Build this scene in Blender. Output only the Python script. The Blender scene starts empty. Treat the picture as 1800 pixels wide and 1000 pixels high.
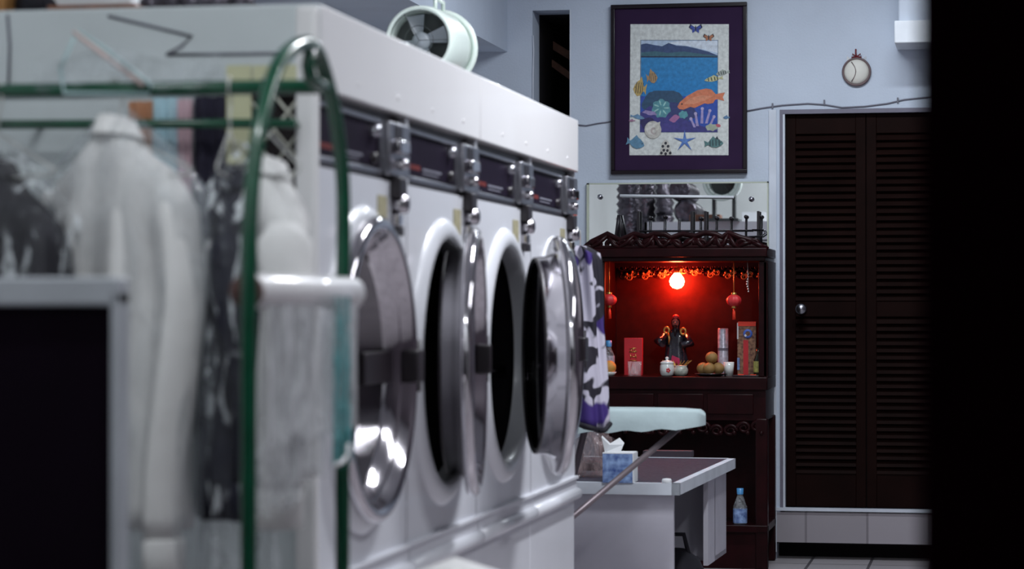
import bpy, bmesh, math, random
from mathutils import Vector, Matrix
R = math.radians
random.seed(7)
C = bpy.context.scene.collection
# ------------------------------------------------------------------ camera
FPX = 4400.0
YAW = math.atan(843/FPX); PIT = math.atan(40/FPX)
EYE = Vector((0, 0, 1.284))
c_r = Vector((math.cos(YAW), math.sin(YAW), 0))
c_h = Vector((-math.sin(YAW), math.cos(YAW), 0))
c_f = c_h*math.cos(PIT) + Vector((0, 0, math.sin(PIT)))
c_u = -c_h*math.sin(PIT) + Vector((0, 0, math.cos(PIT)))
def at(px, py, Y=None, X=None, Z=None):
    """point of the room seen at a pixel of the survey photograph, on the plane X, Y or Z = const"""
    d = c_f + c_r*((px-900)/FPX) + c_u*((500-py)/FPX)
    if Y is not None: t = (Y-EYE.y)/d.y
    elif X is not None: t = (X-EYE.x)/d.x
    else: t = (Z-EYE.z)/d.z
    return EYE + d*t
cam = bpy.data.cameras.new('camera'); co = bpy.data.objects.new('camera', cam); C.objects.link(co)
cam.sensor_width = 36; cam.lens = 36*FPX/1800
M = Matrix((c_r, c_u, -c_f)).transposed().to_4x4(); M.translation = EYE
co.matrix_world = M
cam.dof.use_dof = True; cam.dof.focus_distance = 11.6; cam.dof.aperture_fstop = 3.7
cam.clip_end = 100
bpy.context.scene.camera = co
# ------------------------------------------------------------------ materials
MATS = {}
def mat(name, col, rough=.5, metal=0., var=.08, vs=8., bump=0., bs=60., coat=0., emit=None, es=0., spec=.5, trans=0., col2=None):
    if name in MATS: return MATS[name]
    m = bpy.data.materials.new(name); m.use_nodes = True; nt = m.node_tree; n = nt.nodes; l = nt.links
    b = n['Principled BSDF']
    tc = n.new('ShaderNodeTexCoord')
    nz = n.new('ShaderNodeTexNoise'); nz.inputs['Scale'].default_value = vs; nz.inputs['Detail'].default_value = 4
    l.new(tc.outputs['Object'], nz.inputs['Vector'])
    cr = n.new('ShaderNodeValToRGB')
    e0, e1 = cr.color_ramp.elements; e0.position = .3; e1.position = .7
    c2 = col2 if col2 else tuple(min(1, c*(1+var)) for c in col)
    e0.color = (*[c*(1-var) for c in col], 1); e1.color = (*c2, 1)
    l.new(nz.outputs['Fac'], cr.inputs['Fac']); l.new(cr.outputs['Color'], b.inputs['Base Color'])
    b.inputs['Roughness'].default_value = rough; b.inputs['Metallic'].default_value = metal
    b.inputs['Coat Weight'].default_value = coat; b.inputs['Specular IOR Level'].default_value = spec
    b.inputs['Transmission Weight'].default_value = trans
    if emit: b.inputs['Emission Color'].default_value = (*emit, 1); b.inputs['Emission Strength'].default_value = es
    if bump:
        z2 = n.new('ShaderNodeTexNoise'); z2.inputs['Scale'].default_value = bs; z2.inputs['Detail'].default_value = 3
        l.new(tc.outputs['Object'], z2.inputs['Vector'])
        bp = n.new('ShaderNodeBump'); bp.inputs['Strength'].default_value = bump; bp.inputs['Distance'].default_value = .01
        l.new(z2.outputs['Fac'], bp.inputs['Height']); l.new(bp.outputs['Normal'], b.inputs['Normal'])
    MATS[name] = m; return m
def film(name, col, alpha, rough=.12, vs=14., lo=.35, hi=.75, amin=None):
    m = bpy.data.materials.new(name); m.use_nodes = True; nt = m.node_tree; n = nt.nodes; l = nt.links
    b = n['Principled BSDF']; b.inputs['Base Color'].default_value = (*col, 1); b.inputs['Roughness'].default_value = rough
    tc = n.new('ShaderNodeTexCoord'); mp = n.new('ShaderNodeMapping'); mp.inputs['Scale'].default_value = (1.6, 1.6, .5)
    nz = n.new('ShaderNodeTexNoise'); nz.inputs['Scale'].default_value = vs; nz.inputs['Detail'].default_value = 3; nz.inputs['Distortion'].default_value = 1.2
    l.new(tc.outputs['Object'], mp.inputs['Vector']); l.new(mp.outputs['Vector'], nz.inputs['Vector'])
    mr = n.new('ShaderNodeMapRange'); mr.inputs['From Min'].default_value = lo; mr.inputs['From Max'].default_value = hi
    mr.inputs['To Min'].default_value = alpha*.35 if amin is None else amin; mr.inputs['To Max'].default_value = min(1, alpha*1.8)
    l.new(nz.outputs['Fac'], mr.inputs['Value']); l.new(mr.outputs['Result'], b.inputs['Alpha'])
    bp = n.new('ShaderNodeBump'); bp.inputs['Strength'].default_value = .9; bp.inputs['Distance'].default_value = .03
    l.new(nz.outputs['Fac'], bp.inputs['Height']); l.new(bp.outputs['Normal'], b.inputs['Normal'])
    MATS[name] = m; return m
def tile_mat(name, col, mortar, sx, sy, rough=.4, axes='xy', off=.5, msize=.012):
    m = bpy.data.materials.new(name); m.use_nodes = True; nt = m.node_tree; n = nt.nodes; l = nt.links
    b = n['Principled BSDF']; tc = n.new('ShaderNodeTexCoord'); sp = n.new('ShaderNodeSeparateXYZ'); cb = n.new('ShaderNodeCombineXYZ')
    l.new(tc.outputs['Object'], sp.inputs[0])
    l.new(sp.outputs[axes[0].upper()], cb.inputs['X']); l.new(sp.outputs[axes[1].upper()], cb.inputs['Y'])
    br = n.new('ShaderNodeTexBrick'); br.offset = off
    br.inputs['Color1'].default_value = (*col, 1); br.inputs['Color2'].default_value = (*[c*.86 for c in col], 1); br.inputs['Mortar'].default_value = (*mortar, 1)
    br.inputs['Scale'].default_value = 1; br.inputs['Mortar Size'].default_value = msize; br.inputs['Brick Width'].default_value = sx; br.inputs['Row Height'].default_value = sy
    l.new(cb.outputs[0], br.inputs['Vector']); l.new(br.outputs['Color'], b.inputs['Base Color']); b.inputs['Roughness'].default_value = rough
    MATS[name] = m; return m
mWall = mat('wall_paint', (.54, .60, .70), .75, var=.05, vs=3, bump=.15, bs=90)
mWallL = mat('side_wall_paint', (.86, .88, .88), .8, var=.05, vs=2)
mCeil = mat('ceiling_paint', (.6, .62, .66), .9)
mDryer = mat('dryer_enamel', (.68, .69, .74), .33, var=.04, vs=3, coat=.15)
mFascia = mat('fascia_enamel', (.80, .79, .80), .35, var=.02, vs=2, coat=.2)
mSide = mat('side_panel_paint', (.60, .65, .67), .6, var=.06, vs=4)
mChrome = mat('chrome', (.50, .48, .51), .10, 1., var=.05, vs=5)
mSteel = mat('brushed_steel', (.40, .40, .44), .3, 1., var=.12, vs=12)
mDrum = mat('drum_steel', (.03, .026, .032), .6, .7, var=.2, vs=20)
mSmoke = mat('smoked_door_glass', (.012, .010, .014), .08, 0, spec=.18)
mBlack = mat('black_plastic', (.012, .008, .012), .4)
mPanel = mat('control_face', (.012, .008, .018), .55, var=.25, vs=30, spec=.04)
mRedInk = mat('red_ink', (.20, .025, .02), .5)
mGreyInk = mat('grey_ink', (.22, .22, .27), .5)
mTan = mat('tan_label', (.36, .33, .21), .6, var=.15, vs=40)
mGreen = mat('green_pipe', (.003, .062, .030), .26, var=.15, vs=20, coat=.3)
mWhiteC = mat('white_cotton', (.74, .73, .73), .85, var=.05, vs=7, bump=.25, bs=22)
mNavy = mat('navy_cloth', (.006, .006, .018), .8, var=.3, vs=12, bump=.3, bs=25)
mBlackC = mat('black_cloth', (.007, .006, .012), .8, var=.3, vs=12, bump=.3, bs=25)
mOrangeC = mat('orange_cloth', (.42, .20, .11), .85); mBlueC = mat('pale_blue_cloth', (.40, .58, .66), .85); mPinkC = mat('pink_cloth', (.58, .42, .47), .85)
mWire = mat('galvanised_wire', (.62, .62, .6), .35, .6)
mMesh = mat('fence_wire', (.66, .66, .58), .4, .2)
mYell = mat('yellowed_paper', (.58, .58, .38), .8, var=.06)
mFilm = film('clear_poly_film', (.42, .46, .50), .22)
mFilmC = film('crumpled_film_glints', (.74, .78, .82), .48, .15, 16., .54, .66, .04)  # pale noise patches paint highlights onto the wrinkled plastic
mFilm2 = film('dense_poly_film', (.74, .75, .78), .80, .3, 11.)
mTeal = film('teal_print_film', (.10, .38, .40), .85, .3, 26.)
mRoll = mat('white_film_roll', (.82, .80, .82), .3, var=.03, coat=.3)
mCore = mat('cardboard_core', (.10, .05, .045), .9, var=.3)
mBoardF = mat('pale_grey_frame', (.40, .42, .46), .5); mBoardP = mat('black_board', (.006, .003, .007), .8, spec=.03)
mBrownDoor = mat('dark_brown_door', (.0088, .0030, .0024), .6, var=.25, vs=6, spec=.05)
mDarkFrame = mat('dark_foreground_frame', (.05, .006, .018), .9, spec=.03)
mCasing = mat('white_casing', (.62, .66, .74), .4); mCasD = mat('grey_door_frame', (.16, .15, .2), .5)
mRiser = tile_mat('riser_tile', (.36, .33, .36), (.2, .18, .2), .31, .4, .5, 'xz', 0, .006)
mFloor = tile_mat('floor_tile', (.42, .39, .41), (.1, .09, .1), .3, .3, .35, 'xy', 0, .008)
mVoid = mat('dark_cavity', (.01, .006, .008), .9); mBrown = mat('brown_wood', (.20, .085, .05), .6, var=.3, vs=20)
mWood = mat('dark_red_lacquer', (.014, .0016, .0024), .35, var=.35, vs=14, spec=.14)
mRedBoard = mat('red_lacquer_board', (.042, .0052, .0026), .55, var=.2, vs=25, spec=.1)
mGold = mat('gold', (.75, .46, .13), .3, .8); mGoldD = mat('dull_gilt', (.42, .2, .06), .35, .5)
mLantern = mat('red_lantern_paper', (.62, .03, .035), .5); mRedBox = mat('red_card', (.55, .02, .03), .45)
mRedBright = mat('bright_red_card', (.85, .05, .02), .4)
mPorc = mat('white_porcelain', (.72, .74, .72), .15, coat=.5); mGlaze = mat('green_grey_glaze', (.45, .46, .40), .25, var=.3, vs=60)
mOrange = mat('orange_peel', (.30, .17, .05), .5, var=.15, vs=30, bump=.4, bs=300)
mTin = mat('silver_label', (.5, .5, .58), .35, .3, var=.3, vs=70)
mGlass = film('clear_glass', (.8, .84, .88), .22, .05, 30.)
mBlueCap = mat('blue_plastic', (.08, .30, .62), .35); mBluePrint = mat('blue_print', (.05, .12, .50), .5, var=.5, vs=34, col2=(.34, .50, .80))
mPaper = mat('white_paper', (.80, .82, .84), .9); mIron = mat('mint_board_cover', (.44, .55, .57), .85, var=.12, vs=7, bump=.2, bs=30)
mLeg = mat('bronze_grey_tube', (.24, .20, .22), .4, .5); mDesk = mat('desk_laminate', (.56, .55, .62), .5, var=.05)
mDeskTop = mat('dark_desk_top', (.050, .050, .070), .75, var=.25, vs=50, spec=.1); mDeskRim = mat('desk_rim', (.62, .66, .72), .7, spec=.1)
mMint = mat('mint_housing', (.74, .84, .78), .35, var=.03, coat=.2); mFanD = mat('fan_grey', (.05, .06, .06), .4); mFanB = mat('fan_blade', (.36, .40, .44), .4)
mDuct = mat('foil_duct', (.11, .10, .12), .3, .9, var=.4, vs=30, bump=.7, bs=45)
mMirror = mat('mirror_silver', (.94, .97, .98), .0, 1., var=0); mMirF = mat('mirror_frame', (.50, .54, .44), .4)
mFrame = mat('dark_picture_frame', (.006, .002, .005), .25, spec=.4); mMatte = mat('plum_mat_board', (.034, .018, .048), .9, spec=.05)
mCream = mat('cream_leather', (.70, .68, .62), .6); mRim = mat('brown_rim', (.13, .085, .09), .5); mBow = mat('dark_red_ribbon', (.16, .01, .02), .6)
mAC = mat('white_plastic', (.80, .83, .88), .4); mACs = mat('pale_grey_plastic', (.52, .57, .66), .5)
mCable = mat('grey_cable', (.15, .15, .19), .5)
mYG = mat('yellow_green_label', (.45, .45, .12), .4, var=.4, vs=60)
def skirt_mat():
    m = bpy.data.materials.new('blotched_print_cloth'); m.use_nodes = True; nt = m.node_tree; n = nt.nodes; l = nt.links
    b = n['Principled BSDF']; b.inputs['Roughness'].default_value = .75
    tc = n.new('ShaderNodeTexCoord'); 
    nz = n.new('ShaderNodeTexNoise'); nz.inputs['Scale'].default_value = 12; nz.inputs['Detail'].default_value = 1.0; nz.inputs['Distortion'].default_value = .5
    l.new(tc.outputs['Object'], nz.inputs['Vector'])
    cr = n.new('ShaderNodeValToRGB'); cr.color_ramp.elements[0].position = .47; cr.color_ramp.elements[0].color = (.012, .010, .02, 1)
    cr.color_ramp.elements[1].position = .50; cr.color_ramp.elements[1].color = (.50, .48, .58, 1)
    l.new(nz.outputs['Fac'], cr.inputs['Fac'])
    n2 = n.new('ShaderNodeTexNoise'); n2.inputs['Scale'].default_value = 6; n2.inputs['Detail'].default_value = 1
    mp = n.new('ShaderNodeMapping'); mp.inputs['Location'].default_value = (3, 1, 7); l.new(tc.outputs['Object'], mp.inputs['Vector']); l.new(mp.outputs['Vector'], n2.inputs['Vector'])
    r2 = n.new('ShaderNodeValToRGB'); r2.color_ramp.elements[0].position = .57; r2.color_ramp.elements[0].color = (0, 0, 0, 1); r2.color_ramp.elements[1].position = .60
    l.new(n2.outputs['Fac'], r2.inputs['Fac'])
    mx = n.new('ShaderNodeMixRGB'); l.new(r2.outputs['Color'], mx.inputs['Fac']); l.new(cr.outputs['Color'], mx.inputs['Color1']); mx.inputs['Color2'].default_value = (.040, .018, .16, 1)
    l.new(mx.outputs['Color'], b.inputs['Base Color']); MATS[m.name] = m; return m
mPrint = skirt_mat()
# ------------------------------------------------------------------ mesh building
class MB:
    def __init__(s): s.bm = bmesh.new(); s.mats = []; s.cur = 0
    def m(s, mt):
        if mt not in s.mats: s.mats.append(mt)
        s.cur = s.mats.index(mt); return s
    def face(s, vs, smooth=False):
        try:
            f = s.bm.faces.new(vs); f.material_index = s.cur; f.smooth = smooth; return f
        except ValueError: return None
    def box(s, a, b, bev=0.):
        x0, y0, z0 = [min(p, q) for p, q in zip(a, b)]; x1, y1, z1 = [max(p, q) for p, q in zip(a, b)]
        v = [s.bm.verts.new(p) for p in ((x0,y0,z0),(x1,y0,z0),(x1,y1,z0),(x0,y1,z0),(x0,y0,z1),(x1,y0,z1),(x1,y1,z1),(x0,y1,z1))]
        fs = [s.face([v[i] for i in q]) for q in ((3,2,1,0),(4,5,6,7),(0,1,5,4),(1,2,6,5),(2,3,7,6),(3,0,4,7))]
        if bev > 0:
            es = list({e for f in fs for e in f.edges})
            r = bmesh.ops.bevel(s.bm, geom=es, offset=bev, segments=2, affect='EDGES', profile=.6)
            for f in r['faces']: f.material_index = s.cur; f.smooth = True
        return s
    def ring(s, pts): return [s.bm.verts.new(p) for p in pts]
    def loft(s, rings, closed=True, caps=(True, True), smooth=True):
        vr = [s.ring(r) for r in rings]
        n = len(vr[0])
        for a, b in zip(vr, vr[1:]):
            for i in range(n if closed else n-1):
                j = (i+1) % n; s.face([a[i], a[j], b[j], b[i]], smooth)
        if closed and caps[0]: s.face(vr[0][::-1])
        if closed and caps[1]: s.face(vr[-1])
        return s
    def tube(s, pts, r, n=10, closed=False, caps=(True, True)):
        pts = [Vector(p) for p in pts]; rs = r if isinstance(r, (list, tuple)) else [r]*len(pts)
        rings = []; up = None
        for i, p in enumerate(pts):
            if closed: t = pts[(i+1) % len(pts)]-pts[i-1]
            else: t = pts[min(i+1, len(pts)-1)]-pts[max(i-1, 0)]
            t.normalize()
            if up is None: up = Vector((0, 0, 1)) if abs(t.z) < .9 else Vector((1, 0, 0))
            u = (up-t*up.dot(t)).normalized(); w = t.cross(u); up = u
            rings.append([p+(u*math.cos(a)+w*math.sin(a))*rs[i] for a in [2*math.pi*k/n for k in range(n)]])
        if closed: rings.append(rings[0])
        s.loft(rings, True, (False, False) if closed else caps); return s
    def lathe(s, prof, c=(0,0,0), axis='z', n=32, caps=(False, False)):
        c = Vector(c); rings = []
        for r, h in prof:
            q = []
            for k in range(n):
                a = 2*math.pi*k/n; x, y = r*math.cos(a), r*math.sin(a)
                q.append(c+(Vector((x, y, h)) if axis == 'z' else Vector((h, x, y)) if axis == 'x' else Vector((y, h, x))))
            rings.append(q)
        s.loft(rings, True, caps); return s
    def ball(s, c, r, n=14, sc=(1,1,1)):
        c = Vector(c); k = n//2
        rings = [[c+Vector((r*sc[0]*math.sin(t)*math.cos(a), r*sc[1]*math.sin(t)*math.sin(a), -r*sc[2]*math.cos(t))) for a in [2*math.pi*i/n for i in range(n)]] for t in [max(.02, min(math.pi-.02, math.pi*j/k)) for j in range(k+1)]]
        s.loft(rings); return s
    def poly(s, pts): s.face([s.bm.verts.new(p) for p in pts]); return s
    def prism(s, pts, d):
        d = Vector(d); a = [s.bm.verts.new(p) for p in pts]; b = [s.bm.verts.new(Vector(p)+d) for p in pts]; n = len(a)
        s.face(a[::-1]); s.face(b)
        for i in range(n): s.face([a[i], a[(i+1)%n], b[(i+1)%n], b[i]])
        return s
    def build(s, name, mt=None, parent=None, origin=None, fix=True):
        if mt is not None and not s.mats: s.mats = [mt]
        elif mt is not None and mt not in s.mats: s.mats[0:0] = []
        if fix: bmesh.ops.recalc_face_normals(s.bm, faces=s.bm.faces)
        base = Vector(origin) if origin is not None else Vector((0,0,0))
        if parent is not None and origin is None: base = parent_world(parent)
        for v in s.bm.verts: v.co -= base
        me = bpy.data.meshes.new(name); s.bm.to_mesh(me); s.bm.free()
        for q in s.mats: me.materials.append(q)
        o = bpy.data.objects.new(name, me); C.objects.link(o)
        if parent is not None:
            o.parent = parent; o.location = base-parent_world(parent)
        else: o.location = base
        return o
def parent_world(o):
    v = Vector(o.location)
    while o.parent is not None: o = o.parent; v += Vector(o.location)
    return v
def tag(o, label=None, cat=None, group=None, kind=None):
    if label: o['label'] = label
    if cat: o['category'] = cat
    if group: o['group'] = group
    if kind: o['kind'] = kind
    return o
def empty(name, loc, label, cat, group=None):
    o = bpy.data.objects.new(name, None); C.objects.link(o); o.location = loc; o.empty_display_size = .1
    return tag(o, label, cat, group)
def struct(name, mb, mt=None): return tag(mb.build(name, mt), kind='structure')
def V(*a): return Vector(a)
def arc(c, r, a0, a1, n, plane='xz', sq=1.):
    out = []
    for i in range(n+1):
        a = R(a0+(a1-a0)*i/n); u, v = r*math.cos(a), r*sq*math.sin(a)
        out.append(V(c[0]+u, c[1], c[2]+v) if plane == 'xz' else V(c[0], c[1]+u, c[2]+v) if plane == 'yz' else V(c[0]+u, c[1]+v, c[2]))
    return out
# ================================================================== SETTING
YW = 12.8; XL = -3.2; XR = 2.3; ZC = 3.4; YF = -1.2
door_l = at(1371, 500, Y=YW).x; door_r = at(1664, 500, Y=YW).x
door_b = at(1500, 895, Y=YW).z; door_t = at(1500, 191, Y=YW).z
hole_l = at(936, 100, Y=YW).x; hole_r = at(1003, 100, Y=YW).x; hole_t = at(965, 18, Y=YW).z
TOE = at(1500, 955, Y=YW).z; TOE_L = at(1364, 960, Y=YW).x
w = MB().m(mWall)
w.box((XL, YW, 0), (hole_l, YW+.2, ZC)); w.box((hole_l, YW, hole_t), (hole_r, YW+.2, ZC)); w.box((hole_r, YW, 0), (TOE_L, YW+.2, ZC))
w.box((TOE_L, YW, door_b-.02), (door_l, YW+.2, ZC)); w.box((door_l, YW, door_t), (door_r, YW+.2, ZC)); w.box((door_r, YW, door_b-.02), (XR, YW+.2, ZC))
struct('wall_back', w)
struct('trim_1', MB().m(mRiser).box((TOE_L, YW, TOE), (XR, YW+.2, door_b-.02)))
struct('trim_2', MB().m(mVoid).box((TOE_L, YW+.19, 0), (XR, YW+.22, TOE)).box((TOE_L, YW+.01, TOE-.006), (XR, YW+.2, TOE-.001)))
struct('wall_left', MB().m(mWallL).box((XL-.1, YF, 0), (XL, YW, ZC)))
struct('wall_right', MB().m(mat('dark_side_wall', (.07, .055, .07), .5)).box((XR, 3.0, 0), (XR+.1, YW, ZC)))  # unseen wall, coloured dark so the chrome doors reflect less white
fwm = MB().m(mWallL); fwm.box((XL, 2.35, 0), (-1.35, 2.45, ZC)); fwm.box((-1.35, 2.35, 1.80), (XR, 2.45, ZC)); fwm.box((1.3, 2.35, 0), (XR, 2.45, 1.8))
struct('wall_front', fwm)
struct('floor', MB().m(mFloor).box((XL-.1, YF, -.1), (XR+.1, YW+.3, 0)))
struct('ceiling', MB().m(mCeil).box((XL-.1, YF, ZC), (XR+.1, YW+.2, ZC+.1)))
SX = at(892, 90, Y=YW).x; SZ = at(892, 91, Y=YW).z
sf = MB().m(mWall).box((XL, 6.6, SZ), (SX, YW, ZC)); struct('wall_soffit', sf)
# narrow passage behind the back wall
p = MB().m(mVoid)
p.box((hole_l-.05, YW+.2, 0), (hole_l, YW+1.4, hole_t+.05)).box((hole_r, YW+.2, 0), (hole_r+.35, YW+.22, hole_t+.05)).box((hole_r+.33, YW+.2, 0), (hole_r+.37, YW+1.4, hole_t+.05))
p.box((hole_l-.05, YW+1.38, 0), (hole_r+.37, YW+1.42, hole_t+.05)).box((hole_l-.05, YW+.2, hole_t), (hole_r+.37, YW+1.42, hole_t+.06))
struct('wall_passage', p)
b = MB().m(mBrown)
for (x0, y0, x1, y1, h) in ((972, 72, 1003, 92, 16), (970, 104, 1003, 130, 14)):
    a0 = at(x0, y0, Y=YW+.5); a1 = at(x1+14, y1+8, Y=YW+.5); hz = h/340
    b.prism([a0, a1, a1+V(0,0,-hz), a0+V(0,0,-hz)], (0, .8, 0))
tag(b.build('stair_treads', None), 'brown wooden stair boards glimpsed inside the narrow dark opening beside the picture', 'stairs')
t = MB().m(mCasing)
t.box((hole_r-.004, YW-.006, 0), (hole_r+.004, YW+.2, hole_t)); 
jag = [at(x, y, Y=YW-.004) for x, y in ((936, 20), (936, 300))]
t.tube([at(937, 62, Y=YW-.003), at(938, 90, Y=YW-.003), at(937, 130, Y=YW-.003), at(936.5, 300, Y=YW-.003)], .004, 6)
struct('trim_passage', t)
# door casing
t = MB().m(mCasD)
wd = .030
t.box((door_l, YW-.004, door_b), (door_l+.016, YW+.12, door_t)); t.box((door_l+.016, YW-.004, door_t-.022), (door_r, YW+.12, door_t))
t.m(mCasing).box((door_l+.016, YW-.010, door_b), (door_l+.026, YW+.10, door_t-.024)); t.box((door_l-.034, YW-.012, door_b-.012), (door_r+.03, YW+.02, door_b+.004))
t.box((door_r, YW-.012, door_b), (door_r+.05, YW+.02, door_t))
t.box((at(1352, 500, Y=YW).x, YW-.010, TOE-.05), (at(1365, 500, Y=YW).x, YW-.001, door_t+.0))
struct('trim_3', t)
# louvered bifold door
dr = MB().m(mBrownDoor); x0, x1 = door_l+.028, door_r-.002; xm = at(1522, 500, Y=YW).x; z0, z1 = door_b+.006, door_t-.024
def leaf(a, c):
    st = .05; y0, y1 = YW+.03, YW+.06
    dr.box((a, y0, z0), (a+st, y1, z1), .003); dr.box((c-st, y0, z0), (c, y1, z1), .003)
    zm = at(1580, 543, Y=YW).z
    dr.box((a+st, y0+.002, z0), (c-st, y1, z0+.17), .003); dr.box((a+st, y0+.002, z1-.10), (c-st, y1, z1), .003); dr.box((a+st, y0+.002, zm-.04), (c-st, y1, zm+.04), .003)
    for lo, hi in ((z0+.17, zm-.04), (zm+.04, z1-.10)):
        k = int((hi-lo)/.036)
        for i in range(k):
            z = lo+(i+.5)*(hi-lo)/k
            dr.prism([V(a+st, y0-.004, z-.016), V(a+st, y0+.002, z-.019), V(a+st, y1-.002, z+.012), V(a+st, y1-.008, z+.016)], (c-a-2*st, 0, 0))
leaf(x0, xm-.002); leaf(xm+.002, x1)
dr.m(mVoid).box((x0, YW+.075, z0), (x1, YW+.1, z1))
dob = struct('door_1', dr)
k = MB().m(mSteel); kp = at(1409, 543, Y=YW+.0)
k.lathe([(.001, .03), (.024, .03), (.026, .024), (.012, .018), (.011, -.012), (.026, -.02), (.029, -.034), (.024, -.05), (.001, -.054)], (kp.x, YW, kp.z), 'y', 20)
k.build('door_knob', None, dob)['label'] = 'small bright metal door knob'
# dark foreground jamb
fl = at(1628, 500, Y=2.1)
fx = MB().m(mDarkFrame).box((fl.x, 1.9, 0), (fl.x+.30, 2.1, ZC-.0), .006); fx.box((fl.x+.03, 1.95, 0), (fl.x+.33, 2.0, ZC))
struct('door_2', fx)
# ================================================================== DRYERS
X0 = -1.341; ct, stt = math.cos(YAW), math.sin(YAW)
def d2y(d): return (d + X0*stt)/ct
PD = .786; D0 = 5.058
YB = [d2y(D0+i*PD) for i in range(5)]
E = EYE.z
ZT, ZF, ZP, ZL0, ZL1 = E+.612, E+.442, E+.286, E-.554, E-.602
ZO = E-.135; RO = .298; XB = -2.40
names = ['nearest', 'second', 'third', 'farthest']
doors = [0, 8.3, 17.2, 0]
dlab = ['stainless tumble dryer with its round door shut, next to the green rack',
        'stainless tumble dryer with door barely ajar, between shut first dryer and wide-open third one',
        'stainless tumble dryer whose dark drum opening shows fully, its door swung over the last dryer',
        'last tumble dryer of the bank, beside the hanging blotched garment, mostly behind an open door']
def ring_panel(mb, x, yc, zc, r, y0, y1, z0, z1, n=64):
    """flat sheet at X=x with a round hole"""
    def edge(a):
        c, s = math.cos(a), math.sin(a); tt = 1e9
        if c > 1e-6: tt = min(tt, (y1-yc)/c)
        if c < -1e-6: tt = min(tt, (y0-yc)/c)
        if s > 1e-6: tt = min(tt, (z1-zc)/s)
        if s < -1e-6: tt = min(tt, (z0-zc)/s)
        return (x, yc+c*tt, zc+s*tt)
    angs = sorted([2*math.pi*k/n for k in range(n)] + [math.atan2(zz-zc, yy-yc) % (2*math.pi) for yy in (y0, y1) for zz in (z0, z1)])
    inn = [mb.bm.verts.new((x, yc+r*math.cos(a), zc+r*math.sin(a))) for a in angs]; out = [mb.bm.verts.new(edge(a)) for a in angs]
    q = len(angs)
    for i in range(q): mb.face([inn[i], inn[(i+1)%q], out[(i+1)%q], out[i]])
def make_dryer(i):
    ya, yb = YB[i], YB[i+1]; yc = (ya+yb)/2; g = .003
    t = empty('tumble_dryer', (X0, yc, 0), dlab[i], 'dryer', 'row of stainless tumble dryers')
    mb = MB().m(mDryer); y0, y1 = ya+g, yb-g
    # cabinet: top, sides, back and lower front
    mb.box((XB, y0, ZF+.02), (X0-.02, y1, ZT-.012)); mb.box((XB, y0, .05), (XB+.02, y1, ZT-.012))
    mb.box((XB, y0, .05), (X0-.012, y0+.015, ZF+.03)); mb.box((XB, y1-.015, .05), (X0-.012, y1, ZF+.03)); mb.box((XB, y0, .0), (X0-.04, y1, .06))
    mb.build('cabinet', None, t)
    f = MB().m(mDryer); ring_panel(f, X0, yc, ZO, RO, y0, y1, ZL0, ZP)
    f.box((X0-.012, y0, ZP-.001), (X0, y0+.012, ZF)); f.box((X0-.012, y1-.012, ZP-.001), (X0, y1, ZF))
    f.build('front_panel', None, t, fix=False)
    bz = MB().m(mDryer).lathe([(RO+.060, .0), (RO+.052, .010), (RO+.034, .020), (RO+.014, .020), (RO, .010), (RO-.004, -.03)], (X0, yc, ZO), 'x', 64)
    bz.build('bezel', None, t)
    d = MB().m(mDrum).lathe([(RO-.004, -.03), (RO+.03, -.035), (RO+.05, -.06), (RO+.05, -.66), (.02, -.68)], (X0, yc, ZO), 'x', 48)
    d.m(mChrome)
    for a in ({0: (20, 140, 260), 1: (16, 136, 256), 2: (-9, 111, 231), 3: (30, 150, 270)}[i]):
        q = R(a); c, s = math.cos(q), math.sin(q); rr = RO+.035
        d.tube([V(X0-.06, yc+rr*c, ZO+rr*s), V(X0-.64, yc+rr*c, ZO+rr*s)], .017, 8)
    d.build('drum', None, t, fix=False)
    # ledge and lower panel
    l = MB().m(mDryer); l.box((X0-.02, y0+.002, ZL0-.006), (X0+.014, y1-.002, ZL0+.004), .002); l.box((X0-.02, y0+.002, ZL1), (X0+.006, y1-.002, ZL0-.002))
    l.tube([V(X0+.006, y0-.0, ZL1-.006), V(X0+.006, y1+.0, ZL1-.006)], .019, 14); l.build('ledge', None, t)
    lp = MB().m(mDryer).box((X0-.02, y0+.001, .03), (X0-.002, y1-.001, ZL1+.005), .003)
    lp.build('lower_panel', None, t)
    # control panel
    cp = MB().m(mSteel); pa, pb = y0+.014, y1-.014; ps = pb-.20
    cp.box((X0-.03, pa, ZP+.02), (X0-.012, ps, ZP+.028)); 
    for (a, bb, c, dd) in ((pa, ps, ZF-.030, ZF-.020), (pa, ps, ZP+.012, ZP+.024), (pa, pa+.010, ZP+.012, ZF-.02), (ps-.010, ps, ZP+.012, ZF-.02)):
        cp.box((X0-.03, a, c), (X0-.004, bb, dd), .002)
    cp.m(mBlack).box((X0-.03, pa, ZP-.0), (X0-.006, pb, ZP+.012)).box((X0-.04, pa, ZF-.02), (X0-.022, pb, ZF))
    cpo = cp.build('control_panel', None, t)
    fc = MB().m(mPanel).box((X0-.03, pa+.008, ZP+.02), (X0-.012, ps-.008, ZF-.026))
    fc.m(mRedInk); zz = ZP+.042
    L = (ps-pa)
    for q in range(6): fc.box((X0-.0125, pa+.05+q*.021, zz), (X0-.0108, pa+.064+q*.021, zz+.012))
    fc.m(mGreyInk).box((X0-.0125, pa+.20, zz+.003), (X0-.0110, pa+L*.72, zz+.008)); fc.box((X0-.0125, pa+.20, zz-.006), (X0-.0110, pa+L*.66, zz-.003))
    fc.build('control_face', None, cpo)
    kb = MB().m(mSteel).lathe([(.0, .016), (.012, .016), (.014, .002), (.014, -.004)], (X0-.008, ps-.075, ZF-.050), 'x', 16)
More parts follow.
